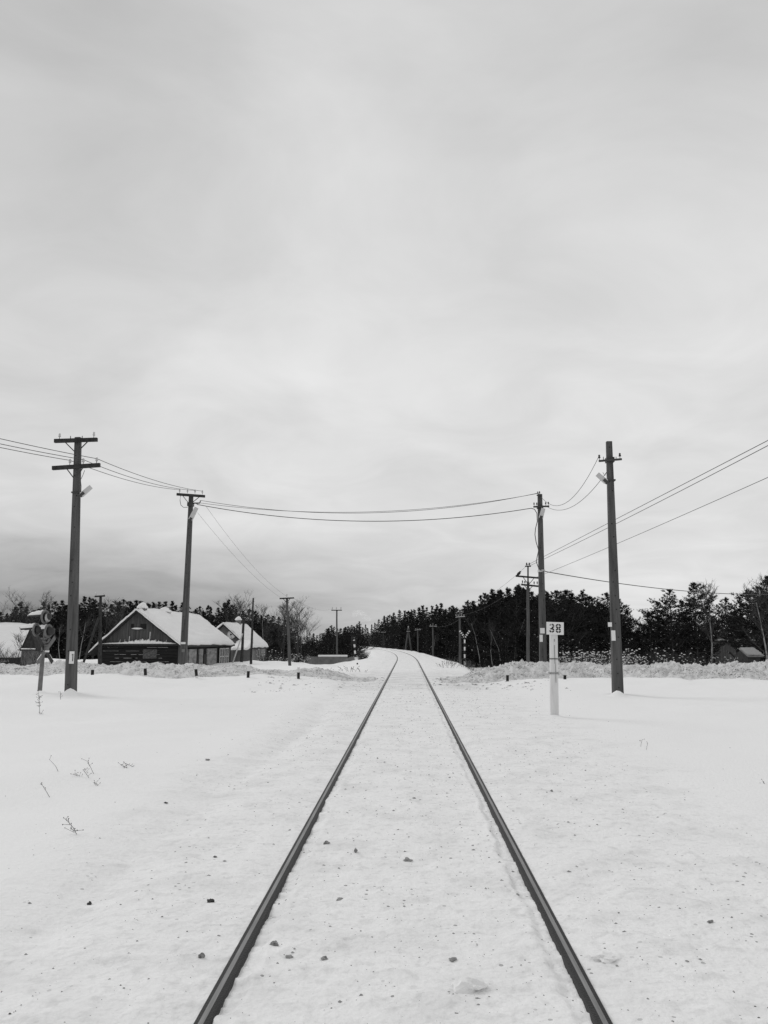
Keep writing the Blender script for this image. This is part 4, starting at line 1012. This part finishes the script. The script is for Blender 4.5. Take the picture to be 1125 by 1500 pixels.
PROTO = {k: [pine_meshes(100 * i + s, k) for s in range(n)] for i, (k, n) in enumerate((('pine', 5), ('tall', 3), ('spruce', 3), ('young', 3), ('broad', 4)))}
ntree = [0]
def plant(kind, p, h, label, group=None, wf=1.0, variant=None, name=None):
    r = random.Random(ntree[0] * 31 + 5); ntree[0] += 1
    tm, cm = PROTO[kind][r.randrange(len(PROTO[kind])) if variant is None else variant]
    nm = name or ('spruce_tree' if kind == 'spruce' else 'pine_tree')
    root = bpy.data.objects.new(nm, None); COL.objects.link(root); root.location = p; root.rotation_euler = (r.uniform(-.02, .02), r.uniform(-.03, .03), r.uniform(0, 6.28))
    w = wf * r.uniform(0.9, 1.12) * (0.74 if kind == 'broad' else 1); root.scale = (h * w, h * w, h); tag(root, label, 'tree', group)
    for n_, m_ in (('trunk', tm), ('crown', cm)):
        c = bpy.data.objects.new(n_, m_); COL.objects.link(c); c.parent = root
    return root

def plant_px(kind, px, ytop, Y, label, group=None, wf=1.0, variant=None):
    t = at(px, ytop, Y); g = gz(t.x, t.y) - 0.1
    return plant(kind, (t.x, t.y, g), (t.z - g) * 1.02, label, group, wf, variant)

# crowns that stand out on the skyline, surveyed one by one: (px, top, distance, kind, label)
SKY_R = [(812, 868, 66, 'broad', None), (828, 867, 66, 'broad', None), (852, 869, 68, 'broad', None), (874, 884, 70, 'broad', None), (887, 871, 68, 'broad', None), (908, 881, 68, 'broad', None), (920, 896, 70, 'broad', None), (840, 872, 74, 'tall', None), (862, 876, 72, 'broad', None), (799, 868, 70, 'broad', None)]
G1 = 'pines between the crow pole and the plain pole'
for px, yt, Y, k, _ in SKY_R: plant_px(k, px, yt, Y, 'dark snow flecked pine rising between the crow pole and the plain concrete pole', G1, 1.15)
for px, yt, Y, k, w_, lab in [(949, 899, 68, 'broad', 1.35, 'lower shoulder pine on the outer flank of the twin pine clump, facing the plain pole'), (961, 883, 70, 'broad', 1.3, 'middle height pine of the clump between plain pole and bare birch'), (981, 866, 68, 'broad', 1.2, 'rounded tall pine standing beside the tallest one of its clump'),
                          (1015, 857, 68, 'broad', 1.25, 'tallest dark pine of the clump, right behind the white birch trunk'), (998, 884, 72, 'broad', 1.2, 'pine filling the notch between the two tall crowns of the clump'), (1033, 890, 72, 'broad', 1.1, 'pine on the birch side of the tall clump'),
                          (1061, 878, 66, 'tall', 0.95, 'lone slender pine with see through crown between clump and edge pines'), (1043, 903, 74, 'broad', 1.0, 'short pine before the pale board wall'), (1076, 897, 70, 'tall', 1.1, 'thin pine leaning beside the lone slender pine'),
                          (1084, 877, 60, 'broad', 1.0, 'pine just behind the small dark shed'), (1097, 868, 58, 'tall', 1.2, 'open crowned pine reached by the thick service cable'), (1119, 848, 56, 'broad', 1.15, 'biggest pine at the end of the tree row past the shed'), (1135, 856, 58, 'broad', 1.2, 'pine cut off by the picture edge past the shed'), (1108, 862, 66, 'broad', 1.0, 'pine behind the biggest edge pine')]:
    plant_px(k, px, yt, Y, lab, 'pines past the plain concrete pole', w_)

def interp(tab, x):
    xs_, ys_ = zip(*tab); return float(np.interp(x, xs_, ys_))
TOP_R = [(526, 914), (536, 919), (545, 914), (552, 910), (559, 912), (570, 898), (578, 902), (587, 897), (594, 900), (600, 892), (609, 896), (617, 888), (628, 892), (640, 885), (652, 890), (667, 886), (674, 891), (682, 883), (694, 884), (706, 873), (713, 876), (720, 868), (734, 863), (748, 868), (761, 857), (772, 864), (784, 871), (800, 872)]
DST_R = [(525, 310), (545, 300), (560, 245), (580, 195), (600, 165), (640, 130), (680, 108), (720, 94), (760, 84), (800, 76), (930, 72)]
rf_ = random.Random(21)
GR = 'pines of the dense forest beside the track'; GB = 'pines behind the two snow roofed houses'; GM = 'low pines between the bare birch and the embankment'
LR = 'dark pine in the dense forest lining the bend, between A shaped pole and crow pole'
LB = 'dark pine of the tree belt behind the snow roofed houses'
LM = 'low dark pine between the bare birch and the embankment'
x = 526.0
while x < 802:
    Y = interp(DST_R, x)
    plant_px(rf_.choice(('pine', 'spruce', 'pine', 'spruce', 'tall')) if Y > 112 else rf_.choice(('tall', 'pine', 'tall', 'spruce', 'pine')), x, interp(TOP_R, x) + rf_.uniform(-3, 4), Y * rf_.uniform(0.98, 1.05), LR, GR, rf_.uniform(0.72, 1.05)); x += rf_.uniform(4.5, 8.0) * (120 / Y) ** 0.35
x = 528.0
while x < 935:                                    # ranks behind, lower on the skyline
    Y = interp(DST_R, x) * rf_.uniform(1.06, 1.32)
    yt = interp(TOP_R + [(860, 880), (912, 895), (930, 925)], x) + rf_.uniform(3, 16)
    if Y < 420: plant_px(rf_.choice(('pine', 'spruce', 'young', 'pine')), x, yt, Y, LR if x < 800 else 'dark snow flecked pine rising between the crow pole and the plain concrete pole', GR if x < 800 else G1, rf_.uniform(1.1, 1.5))
    x += rf_.uniform(3.0, 6.0)
for k in range(26):                               # young growth at the forest edge
    x = rf_.uniform(590, 800); Y = interp(DST_R, x) * rf_.uniform(0.93, 1.0); plant_px(rf_.choice(('young', 'spruce')), x, rf_.uniform(915, 935), Y, 'young snow flecked conifer at the foot of the forest lining the bend', 'young conifers at the forest edge', 1.2)
TOP_L = [(-12, 895), (7, 899), (20, 890), (32, 882), (42, 893), (53, 890), (68, 886), (78, 890), (87, 883), (100, 884), (119, 882), (129, 875), (136, 881), (142, 884), (159, 890), (168, 886), (179, 881), (188, 884), (197, 876), (204, 881), (211, 879), (230, 887), (240, 888), (249, 881), (264, 886), (282, 892), (294, 886), (304, 885), (314, 891), (322, 886), (331, 880), (340, 888), (364, 897), (375, 899), (392, 897), (402, 904), (415, 911), (428, 925)]
x = -14.0
while x < 428:
    plant_px(rf_.choice(('pine', 'pine', 'tall', 'spruce')), x, interp(TOP_L, x) + rf_.uniform(-4, 5), rf_.uniform(98, 112), LB, GB, rf_.uniform(0.85, 1.15)); x += rf_.uniform(6, 10.5)
x = -20.0
while x < 428:
    plant_px(rf_.choice(('pine', 'young', 'spruce')), x, interp(TOP_L, x) + rf_.uniform(5, 22), rf_.uniform(108, 135), LB, GB, rf_.uniform(1.1, 1.5)); x += rf_.uniform(6, 10)
TOP_M = [(425, 930), (437, 932), (445, 934), (454, 929), (464, 931), (472, 929), (479, 922), (489, 917), (496, 924), (504, 921), (514, 918), (521, 919), (529, 911), (535, 921)]
x = 424.0
while x < 529:
    plant_px(rf_.choice(('pine', 'young', 'spruce')), x, interp(TOP_M, x) - rf_.uniform(-1, 1.5), rf_.uniform(150, 175) if x < 505 else rf_.uniform(158, 172), LM, GM, rf_.uniform(1.0, 1.35)); x += rf_.uniform(3.2, 5.5)
x = 424.0
while x < 527:
    plant_px('young', x, interp(TOP_M, x) + rf_.uniform(4, 14), rf_.uniform(130, 150), LM, GM, rf_.uniform(1.1, 1.4)); x += rf_.uniform(4, 6)
print('individual conifers', ntree[0])

# the forest's unseen depth: one mass of trees behind the counted ones
def forest_mass(spots):
    V, F, MI = [], [], []
    for (x, y, h, w, rot_, kind, var) in spots:
        tm, cm = PROTO[kind][var]
        c, s_ = math.cos(rot_) * w, math.sin(rot_) * w; z0 = gz(x, y) - 0.1
        for m_, mo in ((tm, 2), (cm, 0)):
            k = len(V); n = len(m_.vertices); co = np.empty(n * 3, np.float32); m_.vertices.foreach_get('co', co); co = co.reshape(-1, 3)
            P = np.stack([x + h * (co[:, 0] * c - co[:, 1] * s_), y + h * (co[:, 0] * s_ + co[:, 1] * c), z0 + h * co[:, 2]], -1)
            V.extend(map(tuple, P.tolist()))
            for p in m_.polygons: F.append(tuple(i + k for i in p.vertices)); MI.append(mo if mo else p.material_index)
    me = mesh_from('forest', V, F, MI, [M['needle'], M['clean'], M['bark']])
    o = bpy.data.objects.new('forest', me); COL.objects.link(o); return tag(o, 'dark depth of the pine forest behind the trees of its edge', 'forest', None, 'stuff')
sp = []; rm = random.Random(77)
x = 560
while x < 1150:
    if 916 < x < 950 or 1030 < x < 1056: x += 7.5; continue
    base_y = interp(DST_R + [(1150, 66)], x) * 1.36; yt = interp(TOP_R + [(860, 886), (915, 902), (922, 928), (940, 928), (955, 900), (1000, 893), (1040, 908), (1060, 912), (1085, 898), (1150, 880)], x) + rm.uniform(6, 18)
    t = at(x, yt, base_y * rm.uniform(0.98, 1.12)); sp.append((t.x, t.y, t.z + 1.6, rm.uniform(1.3, 1.7), rm.uniform(0, 6.28), rm.choice(('young', 'spruce', 'young')), rm.randrange(3))); x += 7.5
x = -40
while x < 430:
    t = at(x, interp(TOP_L, x) + rm.uniform(8, 26), rm.uniform(140, 155)); sp.append((t.x, t.y, t.z + 1.6, rm.uniform(1.3, 1.7), rm.uniform(0, 6.28), rm.choice(('young', 'spruce', 'young')), rm.randrange(3))); x += 9
x = 428
while x < 524:
    t = at(x, interp(TOP_M, x) + rm.uniform(3, 10), rm.uniform(180, 200)); sp.append((t.x, t.y, t.z + 1.6, rm.uniform(1.3, 1.7), rm.uniform(0, 6.28), 'young', rm.randrange(3))); x += 6
forest_mass(sp)

# bare trees
def bare_tree(name, label, p, h, seed, stems=1, spread=0.35, trunk='twig', r0=0.016, group=None, low=0.25, depth=4, snow=False, upward=0.55):
    r = random.Random(seed); p = Vector(p); root = empty(name, p, label, 'tree', group)
    tb, cb = MB(), MB()
    def grow(a, d, L, rad, lv):
        n = 4; pts = [a]; dd = d.copy()
        for i in range(n):
            dd = (dd + Vector((r.gauss(0, .10), r.gauss(0, .10), r.gauss(0.04, .06)))).normalized(); pts.append(pts[-1] + dd * L / n)
        (tb if lv == 0 else cb).tube(pts, [rad * (1 - 0.75 * i / n) for i in range(n + 1)], 6 if lv == 0 else 3, smooth=lv == 0)
        if lv >= depth: return
        k = (11, 6, 5, 4)[min(lv, 3)]
        for i in range(k):
            t = r.uniform(low if lv == 0 else 0.2, 0.98); j = min(n - 1, int(t * n)); q = pts[j].lerp(pts[j + 1], t * n - j)
            o_ = Vector((r.gauss(0, 1), r.gauss(0, 1), 0)).normalized(); dn = (dd * upward + o_ * r.uniform(0.5, 1.0) * (1 - upward) * 2 + Vector((0, 0, 0.25))).normalized()
            grow(q, dn, L * (0.42 if lv == 0 else 0.52) * r.uniform(0.6, 1.2) * (1.15 - 0.55 * t if lv == 0 else 1), rad * (0.42 if lv == 0 else 0.55), lv + 1)
    for s_ in range(stems):
        an = r.uniform(0, 6.28); d = Vector((math.cos(an) * spread * (stems > 1), math.sin(an) * spread * (stems > 1), 1)).normalized()
        grow(p + Vector((r.uniform(-.1, .1), r.uniform(-.1, .1), 0)), d, h * r.uniform(0.82, 0.92), h * r0, 0)
    tb.build('trunk', M[trunk], root); cb.build('crown', M['twig'], root)
    return root
def bare_px(label, px, yt, Y, seed, name='bare_tree', **kw):
    t = at(px, yt, Y); g = gz(t.x, t.y) - 0.1; return bare_tree(name, label, (t.x, t.y, g), t.z - g, seed, **kw)
bare_px('wide bare birch with several stems beside the leaning pole', 440, 882, 70, 1, stems=4, spread=0.22, r0=0.009, low=0.3)
bare_px('bare sapling just behind the leaning pole', 412, 880, 74, 2, stems=2, spread=0.1, r0=0.009)
bare_px('leafless tree rising above the small house chimney', 351, 880, 96, 3, stems=3, spread=0.2, r0=0.010)
bare_px('thin bare tree behind the bare dark pole', 386, 881, 95, 4, stems=1, r0=0.009, trunk='birch')
bare_px('leafless tree above the low house roof', 38, 873, 92, 5, stems=2, spread=0.12, r0=0.010)
bare_px('spindly bare tree behind the strutted corner pole', 170, 878, 96, 6, stems=1, r0=0.008)
bare_px('feathery bare tree above the strutted pole of the log house', 157, 876, 94, 16, stems=1, r0=0.007)
bare_px('fuzzy pale leafless tree in the gap beside the plain pole', 933, 896, 84, 7, stems=2, spread=0.12, r0=0.008)
bare_px('tall birch with a white trunk against the tallest pine', 1032, 861, 62, 8, name='birch_tree', stems=1, trunk='birch', r0=0.013, low=0.45)
bare_px('forked white birch in front of the edge pines', 1116, 862, 52, 9, name='birch_tree', stems=2, spread=0.07, trunk='birch', r0=0.012, low=0.4)
bare_px('dead dark branches sprouting beside the low house window', 18, 926, 44, 10, name='bare_bush', stems=6, spread=0.55, r0=0.012, low=0.1, depth=3)
for i, (px, yt, lab) in enumerate(((752, 892, 'palest birch trunk at the forest edge before the crow pole'), (634, 925, 'short pale sapling beneath the A shaped pole forest'), (722, 915, 'thin pale trunk midway along the forest edge'), (733, 905, 'second thin pale trunk beside the palest birch'), (742, 930, 'knee high pale sapling between birch trunks'), (702, 900, 'pale leafless sapling facing the striped crossing post'), (850, 915, 'pale sapling among pines behind the 38 plate'))):
    bare_px(lab, px, yt, interp(DST_R, px) * 0.93, 30 + i, name='birch_tree', stems=1, trunk='birch', r0=0.010, low=0.5, depth=2)
for i, (px, yt, lab) in enumerate(((95, 905, 'pale trunk between the crossing signal and its pole'), (179, 895, 'thin pale trunk above the log house roof edge'), (120, 900, 'pale trunk just past the signal pole'))):
    bare_px(lab, px, yt, 92, 50 + i, name='birch_tree', stems=1, trunk='birch', r0=0.010, low=0.5, depth=2)

# bushes
def bush(label, p, w, h, seed, snow=0.5, n=110, name='snowy_bush', group=None, dark='twig'):
    r = random.Random(seed); p = Vector(p); root = empty(name, p, label, 'bush', group); tb, sb = MB(), MB()
    for i in range(n):
        an = r.uniform(0, 6.28); q = p + Vector((math.cos(an), math.sin(an), 0)) * r.uniform(0, 0.5) * w * 0.5
        e = q + Vector((math.cos(an) * w * 0.5 * r.uniform(.1, .8), math.sin(an) * w * 0.3, h * r.uniform(0.45, 1.0))); m_ = q.lerp(e, 0.55) + Vector((0, 0, h * 0.12))
        tb.tube([q, m_, e], [0.014, 0.010, 0.004], 3, smooth=False)
        for _ in range(3):
            t = r.uniform(0.3, 1); c = q.lerp(e, t); e2 = c + Vector((r.gauss(0, .16), r.gauss(0, .16), r.uniform(-.02, .22))) * w * 0.5; tb.tube([c, e2], [0.008, 0.003], 3, smooth=False)
            if r.random() < snow: sb.lump(c.lerp(e2, .6) + Vector((0, 0, .01)), (r.uniform(.025, .075), r.uniform(.025, .06), r.uniform(.015, .03)), 0, r.randrange(999), 1, 0.3)
    tb.build('branches', M[dark], root)
    if sb.v: sb.build('snow_load', M['clean'], root)
    return root
rb = random.Random(5); GBU = 'snow laden bushes behind the ploughed bank'
for px in (822, 833, 843, 852, 862, 872, 882, 893, 905, 915, 926):
    Y = rb.uniform(44, 50); yt = rb.uniform(950, 954); t = at(px, yt, Y); g = gz(t.x, t.y); bush('snow laden bush in the thicket behind the bank and the 38 post', (t.x, t.y, g), 1.7, t.z - g, px, 0.8, 150, group=GBU)
for px in (958, 972, 985, 1000, 1022, 1044, 1058, 1073):
    Y = rb.uniform(52, 60); t = at(px, rb.uniform(946, 957), Y); g = gz(t.x, t.y); bush('dark twiggy bush with specks of snow at the foot of the pine clump', (t.x, t.y, g), 1.7, t.z - g, px, 0.28, 70, group='twiggy bushes under the pine clump', name='twiggy_bush')
for px, yt, w_ in ((388, 952, 1.6), (398, 950, 1.8), (409, 955, 1.5), (433, 956, 1.4), (442, 958, 1.5)):
    Y = rb.uniform(68, 74); t = at(px, yt, Y); g = gz(t.x, t.y); bush('dark brush around the foot of the bare birch and leaning pole', (t.x, t.y, g), w_, t.z - g, px, 0.22, 80, group='brush under the bare birch', name='twiggy_bush')
for px, yt, Y, lab in ((529, 949, 85, 'dense dark bush on the embankment edge beside the banded signal mast'), (533, 953, 80, 'smaller twiggy bush lower on the embankment edge')):
    t = at(px, yt, Y); g = gz(t.x, t.y); bush(lab, (t.x, t.y, g), 1.2, t.z - g, int(px), 0.05, 120, name='twiggy_bush')
for i in range(34):                                # dry stalks poking out along the bank and embankment foot
    px = rb.uniform(645, 725) if i < 26 else rb.uniform(455, 535); Y = rb.uniform(44, 60) if px > 600 else rb.uniform(36, 46)
    t = at(px, 960, Y); g = gz(t.x, t.y); mb = MB()
    for _ in range(5):
        dx, dy = rb.gauss(0, .12), rb.gauss(0, .12); hh = rb.uniform(.2, .55)
        if px < 600: hh *= 0.5
        mb.tube([(t.x + dx, t.y + dy, g - .1), (t.x + dx * 1.6, t.y + dy, g + hh * .6), (t.x + dx * 2.2, t.y + dy, g + hh)], [0.007, 0.006, 0.010], 4)
    tag(mb.build('dry_weed', M['weed']), 'tuft of dry stalks sticking out of the snow near the road', 'weed', 'dry stalks near the road')

# ------------------------------------------------------------------ weeds lying in the clean snow
def weed(label, stems, seed, r0=0.0026):
    r = random.Random(seed); mb = MB()
    for (x0, y0, x1, y1, heads) in stems:
        b = on_ground(x1, y1); q = at(x0, y0, b.y + 0.02); hgt = max(0.03, q.z - gz(q.x, q.y))
        b0 = Vector((b.x, b.y, gz(b.x, b.y) - 0.05)); m_ = b0.lerp(q, 0.5) + Vector((r.uniform(-.01, .01), 0, 0.015))
        mb.tube([b0, m_, q], [r0, r0 * 0.8, r0 * 0.5], 5)
        for _ in range(heads):
            t = r.uniform(0.35, 1.0); c = b0.lerp(q, t); e = c + Vector((r.gauss(0, .035), r.gauss(0, .02), r.uniform(0.0, .05)))
            mb.tube([c, e], [r0 * 0.6, r0 * 0.4], 4); mb.lump(e, (r0 * 1.8, r0 * 1.6, r0 * 1.8), 0, r.randrange(99), 1, 0.2)
    return tag(mb.build('dry_weed', M['weed']), label, 'weed')
weed('single bent weed stalk with a forked top, nearest the frame edge', [(60, 1147, 78, 1168, 4)], 1)
weed('plain thin weed stalk above the bent one', [(72, 1112, 89, 1130, 1)], 2)
weed('cluster of seeded weed stalks in three sprays', [(128, 1115, 141, 1134, 5), (121, 1127, 136, 1140, 6), (136, 1146, 148, 1151, 6), (110, 1133, 124, 1138, 6)], 3)
weed('bushy low spray of seed heads beyond the weed cluster', [(176, 1120, 196, 1126, 14), (186, 1119, 202, 1124, 8)], 4)
weed('barbed weed stalk by itself nearest the camera', [(96, 1199, 118, 1222, 12)], 5)
weed('tall seeded weed rising at the foot of the crossing signal', [(56, 1012, 58.5, 1046, 26), (62, 1043, 58, 1046, 4)], 6, 0.0042)
weed('tiny stalk next to the crossing signal pole', [(88.5, 1013, 89, 1025, 5)], 7, 0.005)
weed('faint pair of stalks out in the smooth snow past the 38 post', [(941, 1083, 938, 1094, 3), (949, 1088, 946, 1098, 2)], 8)
weed('small spray of stalks by the frame edge past the plain pole', [(1117, 1144, 1122, 1148, 5)], 9)

# ------------------------------------------------------------------ clods and grit
CL = [((308, 1322), (0.036, 0.030, 0.026), 'clod', 'blackest lump of frozen dirt beside the rail on the weed side'), ((131, 1325), (0.028, 0.02, 0.02), 'clod', 'black crumbly clod alone in the smooth snow'),
      ((478, 1236), (0.040, 0.035, 0.028), 'clod', 'grey brown clod hugging the inside of the rail'), ((521, 1248), (0.026, 0.035, 0.030), 'clod', 'upright dark clod between the rails'),
      ((597, 1261), (0.055, 0.030, 0.026), 'greyclod', 'long crusted clod midway between the rails'), ((402, 1384), (0.036, 0.028, 0.022), 'clod', 'flat dark clod just inside the rail'),
      ((423, 1404), (0.030, 0.028, 0.022), 'greyclod', 'pale round ice lump inside the rail'), ((475, 1406), (0.026, 0.024, 0.02), 'clod', 'small grey clod past the pale round ice lump'),
      ((498, 1319), (0.034, 0.028, 0.024), 'greyclod', 'pale grey lump between the rails above the small clod'), ((295, 1402), (0.026, 0.022, 0.026), 'clod', 'double dark clod outside the rail near the bottom'),
      ((315, 1256), (0.020, 0.018, 0.016), 'clod', 'small pointed clod outside the rail'), ((243, 1177), (0.030, 0.020, 0.014), 'clod', 'flat black chip out in the weedy snow'),
      ((687, 1448), (0.075, 0.055, 0.035), 'clean', 'largest white lump of snow between the rails'), ((663, 1407), (0.035, 0.028, 0.018), 'greyclod', 'dull grey ice lump near the white snow lump'),
      ((606, 1170), (0.034, 0.026, 0.018), 'greyclod', 'grey pebble of ice far up between the rails'), ((304, 1114), (0.042, 0.03, 0.03), 'greyclod', 'lone grey snow clod beyond the black chip'),
      ((808, 1159), (0.026, 0.02, 0.018), 'clod', 'dark crumb on the snow below the 38 post'), ((553, 1111), (0.02, 0.02, 0.015), 'clod', 'tiny dark crumb far up between the rails'),
      ((887, 1405), (0.06, 0.045, 0.02), 'clean', 'flat white snow lump outside the other rail'), ((1041, 1354), (0.03, 0.022, 0.015), 'clod', 'dark chip at the bottom beyond the other rail')]
for i, ((px, py), sz, m_, lab) in enumerate(CL):
    mt_ = m_ if (m_ != 'clod' or i in (0, 1, 11, 18)) else 'mottled'
    sz = tuple(v * (0.9 if m_ == 'clean' else 0.52) for v in sz); p = on_ground(px, py); mb = MB(); mb.lump(Vector((p.x, p.y, gz(p.x, p.y) + sz[2] * 0.35)), sz, 0, i + 3, 3, 0.30)
    if m_ in ('clod', 'greyclod') and i % 2 == 0: mb.lump(Vector((p.x + sz[0] * 0.8, p.y + sz[1] * 0.4, gz(p.x, p.y) + sz[2] * 0.2)), (sz[0] * .45, sz[1] * .45, sz[2] * .5), 0, i + 90, 2, 0.3)
    tag(mb.build('snow_clod' if m_ == 'clean' else 'frozen_clod', M[mt_]), lab, 'clod', 'clods on the snow')
def grit(n, fx, fy, s0, s1, m_, nm, seed, lab):
    r = random.Random(seed); mb = MB(); cnt = 0
    X, Y_ = [], []
    while len(X) < n:
        y = fy(r); x = fx(r, y)
        if 0.74 < abs(x) < 0.90: continue
        if float(vnoise(np.array([x * 0.7]), np.array([y * 0.5]), seed)[0]) + 0.5 < r.random() * 0.9: continue
        X.append(x); Y_.append(y)
    Z = ground(np.array(X), np.array(Y_))
    for x, y, z in zip(X, Y_, Z):
        s = s0 * (s1 / s0) ** (r.random() ** 2.2) * (0.7 + y * 0.05); k = r.uniform(0.5, 1.0)
        vs = [(x + math.cos(t) * s * r.uniform(.6, 1.2), y + math.sin(t) * s * k * r.uniform(.6, 1.2), z - 0.002) for t in (0, 1.25, 2.5, 3.8, 5.0)] + [(x + r.uniform(-.3, .3) * s, y + r.uniform(-.3, .3) * s, z + s * r.uniform(.2, .5))]
        mb.add(vs, [(i, (i + 1) % 5, 5) for i in range(5)])
    return tag(mb.build(nm, M[m_]), lab, 'gravel', None, 'stuff')
grit(5200, lambda r, y: r.gauss(0.3, 1.5), lambda r: 2.4 + 26 * r.random() ** 1.7, 0.0022, 0.011, 'grit', 'gravel', 5, 'dark grit scattered over the snow along the rails')
grit(2600, lambda r, y: r.gauss(0.3, 1.5), lambda r: 2.4 + 24 * r.random() ** 1.7, 0.004, 0.018, 'greyclod', 'gravel', 6, 'pale icy crumbs scattered over the snow along the rails')
grit(500, lambda r, y: r.choice((-1, 1)) * r.uniform(0.9, 5), lambda r: r.uniform(24, 33), 0.012, 0.05, 'greyclod', 'gravel', 8, 'broken snow crumbs where the road crosses the track')

# smoke plume far beyond the trees
mb = MB(); p = at(530, 904, 600)
for i in range(7): mb.lump(p + Vector((i * 1.6 - 5, 0, 4.2 - abs(i - 2) * 0.9 - i * 0.35)), (3.2, 2.6, 2.2 - i * 0.12), 0, i, 3, 0.25)
sm = bpy.data.materials.new('smoke'); sm.use_nodes = True; nt = sm.node_tree; nt.nodes.remove(nt.nodes['Principled BSDF'])
pv = nt.nodes.new('ShaderNodeVolumePrincipled'); pv.inputs['Density'].default_value = 0.10; pv.inputs['Color'].default_value = (.98, .98, .98, 1); nt.links.new(pv.outputs[0], nt.nodes['Material Output'].inputs['Volume'])
tag(mb.build('smoke', sm), 'faint pale smoke drifting above the far low pines', 'smoke', None, 'stuff')

# ------------------------------------------------------------------ sky and light
SUN_EL, SUN_AZ = R(38), R(-55)          # azimuth measured from +Y towards +X
wd = bpy.data.worlds.new('World'); S.world = wd; wd.use_nodes = True
nt = wd.node_tree; N = nt.nodes.new; L = nt.links.new; bg = nt.nodes['Background']
sky = N('ShaderNodeTexSky'); sky.sky_type = 'NISHITA'; sky.sun_disc = False; sky.sun_elevation = SUN_EL; sky.sun_rotation = SUN_AZ
bw = N('ShaderNodeRGBToBW'); L(sky.outputs[0], bw.inputs[0])
tc = N('ShaderNodeTexCoord'); sep = N('ShaderNodeSeparateXYZ'); L(tc.outputs['Generated'], sep.inputs[0])
def mth(op, a, b=None, c=None):
    n = N('ShaderNodeMath'); n.operation = op
    for i, v in enumerate((a, b, c)):
        if v is None: continue
        if isinstance(v, (int, float)): n.inputs[i].default_value = v
        else: L(v, n.inputs[i])
    return n.outputs[0]
def mr(x, a, b, lo=0.0, hi=1.0):
    n = N('ShaderNodeMapRange'); n.interpolation_type = 'SMOOTHSTEP'; L(x, n.inputs[0])
    for i, v in enumerate((a, b, lo, hi)): n.inputs[i + 1].default_value = v
    return n.outputs[0]
# cloud sheet seen in perspective: direction projected on a flat layer
zz = mth('ADD', mth('MAXIMUM', sep.outputs[2], 0.0), 0.16)
cmb = N('ShaderNodeCombineXYZ'); L(mth('DIVIDE', sep.outputs[0], zz), cmb.inputs[0]); L(mth('DIVIDE', sep.outputs[1], zz), cmb.inputs[1])
def cl(scale, det, off, rough=0.5, dist=0.0):
    mp = N('ShaderNodeMapping'); mp.inputs['Location'].default_value = off; L(cmb.outputs[0], mp.inputs[0])
    n = N('ShaderNodeTexNoise'); n.inputs['Scale'].default_value = scale; n.inputs['Detail'].default_value = det; n.inputs['Roughness'].default_value = rough; n.inputs['Distortion'].default_value = dist
    L(mp.outputs[0], n.inputs['Vector']); return n.outputs['Fac']
big = cl(0.75, 3, (3.1, 1.7, 0)); fine = cl(2.2, 7, (0.4, 5.2, 0), 0.55, 0.6)
az = mth('ARCTAN2', sep.outputs[0], sep.outputs[1])      # 0 along the track, positive to the 38 post's side
el = mth('ARCSINE', sep.outputs[2])
L0 = mth('ADD', mth('MULTIPLY', mth('SUBTRACT', big, 0.5), 0.22), mth('MULTIPLY', mth('SUBTRACT', fine, 0.5), 0.30))
# a darker bank of cloud low on the side of the log house, a brighter middle sky
low = mr(el, 0.165, 0.03); leftish = mr(az, 0.42, -0.34)
dark = mth('MULTIPLY', mth('MULTIPLY', low, leftish), 0.40)
hi_dark = mr(el, 0.36, 0.72, 0.0, 0.125)
side_ = mr(mth('ABSOLUTE', mth('ADD', az, -0.06)), 0.10, 0.52, 0.0, 0.06)
lum = mth('SUBTRACT', mth('SUBTRACT', mth('SUBTRACT', mth('SUBTRACT', mth('ADD', L0, 0.79), mr(az, -0.12, -0.46, 0.0, 0.05)), dark), hi_dark), side_)
nis = mth('MULTIPLY', bw.outputs[0], 0.05)
tot = mth('ADD', mth('MULTIPLY', lum, 0.94), mth('MULTIPLY', nis, 0.06))
cc = N('ShaderNodeCombineColor')
for i in range(3): L(tot, cc.inputs[i])
L(cc.outputs[0], bg.inputs['Color']); bg.inputs['Strength'].default_value = 1.0

sd = bpy.data.lights.new('sun', 'SUN'); sd.energy = 0.88; sd.angle = R(24); sd.color = (1, 1, 1)
so = bpy.data.objects.new('sun', sd); COL.objects.link(so)
dirv = Vector((math.sin(SUN_AZ) * math.cos(SUN_EL), math.cos(SUN_AZ) * math.cos(SUN_EL), math.sin(SUN_EL)))
so.rotation_euler = dirv.to_track_quat('Z', 'Y').to_euler()

S.view_settings.view_transform = 'Standard'; S.view_settings.look = 'None'; S.view_settings.exposure = 0; S.view_settings.gamma = 1
S.render.engine = 'CYCLES'; S.cycles.max_bounces = 6; S.cycles.volume_bounces = 2; S.cycles.use_denoising = True
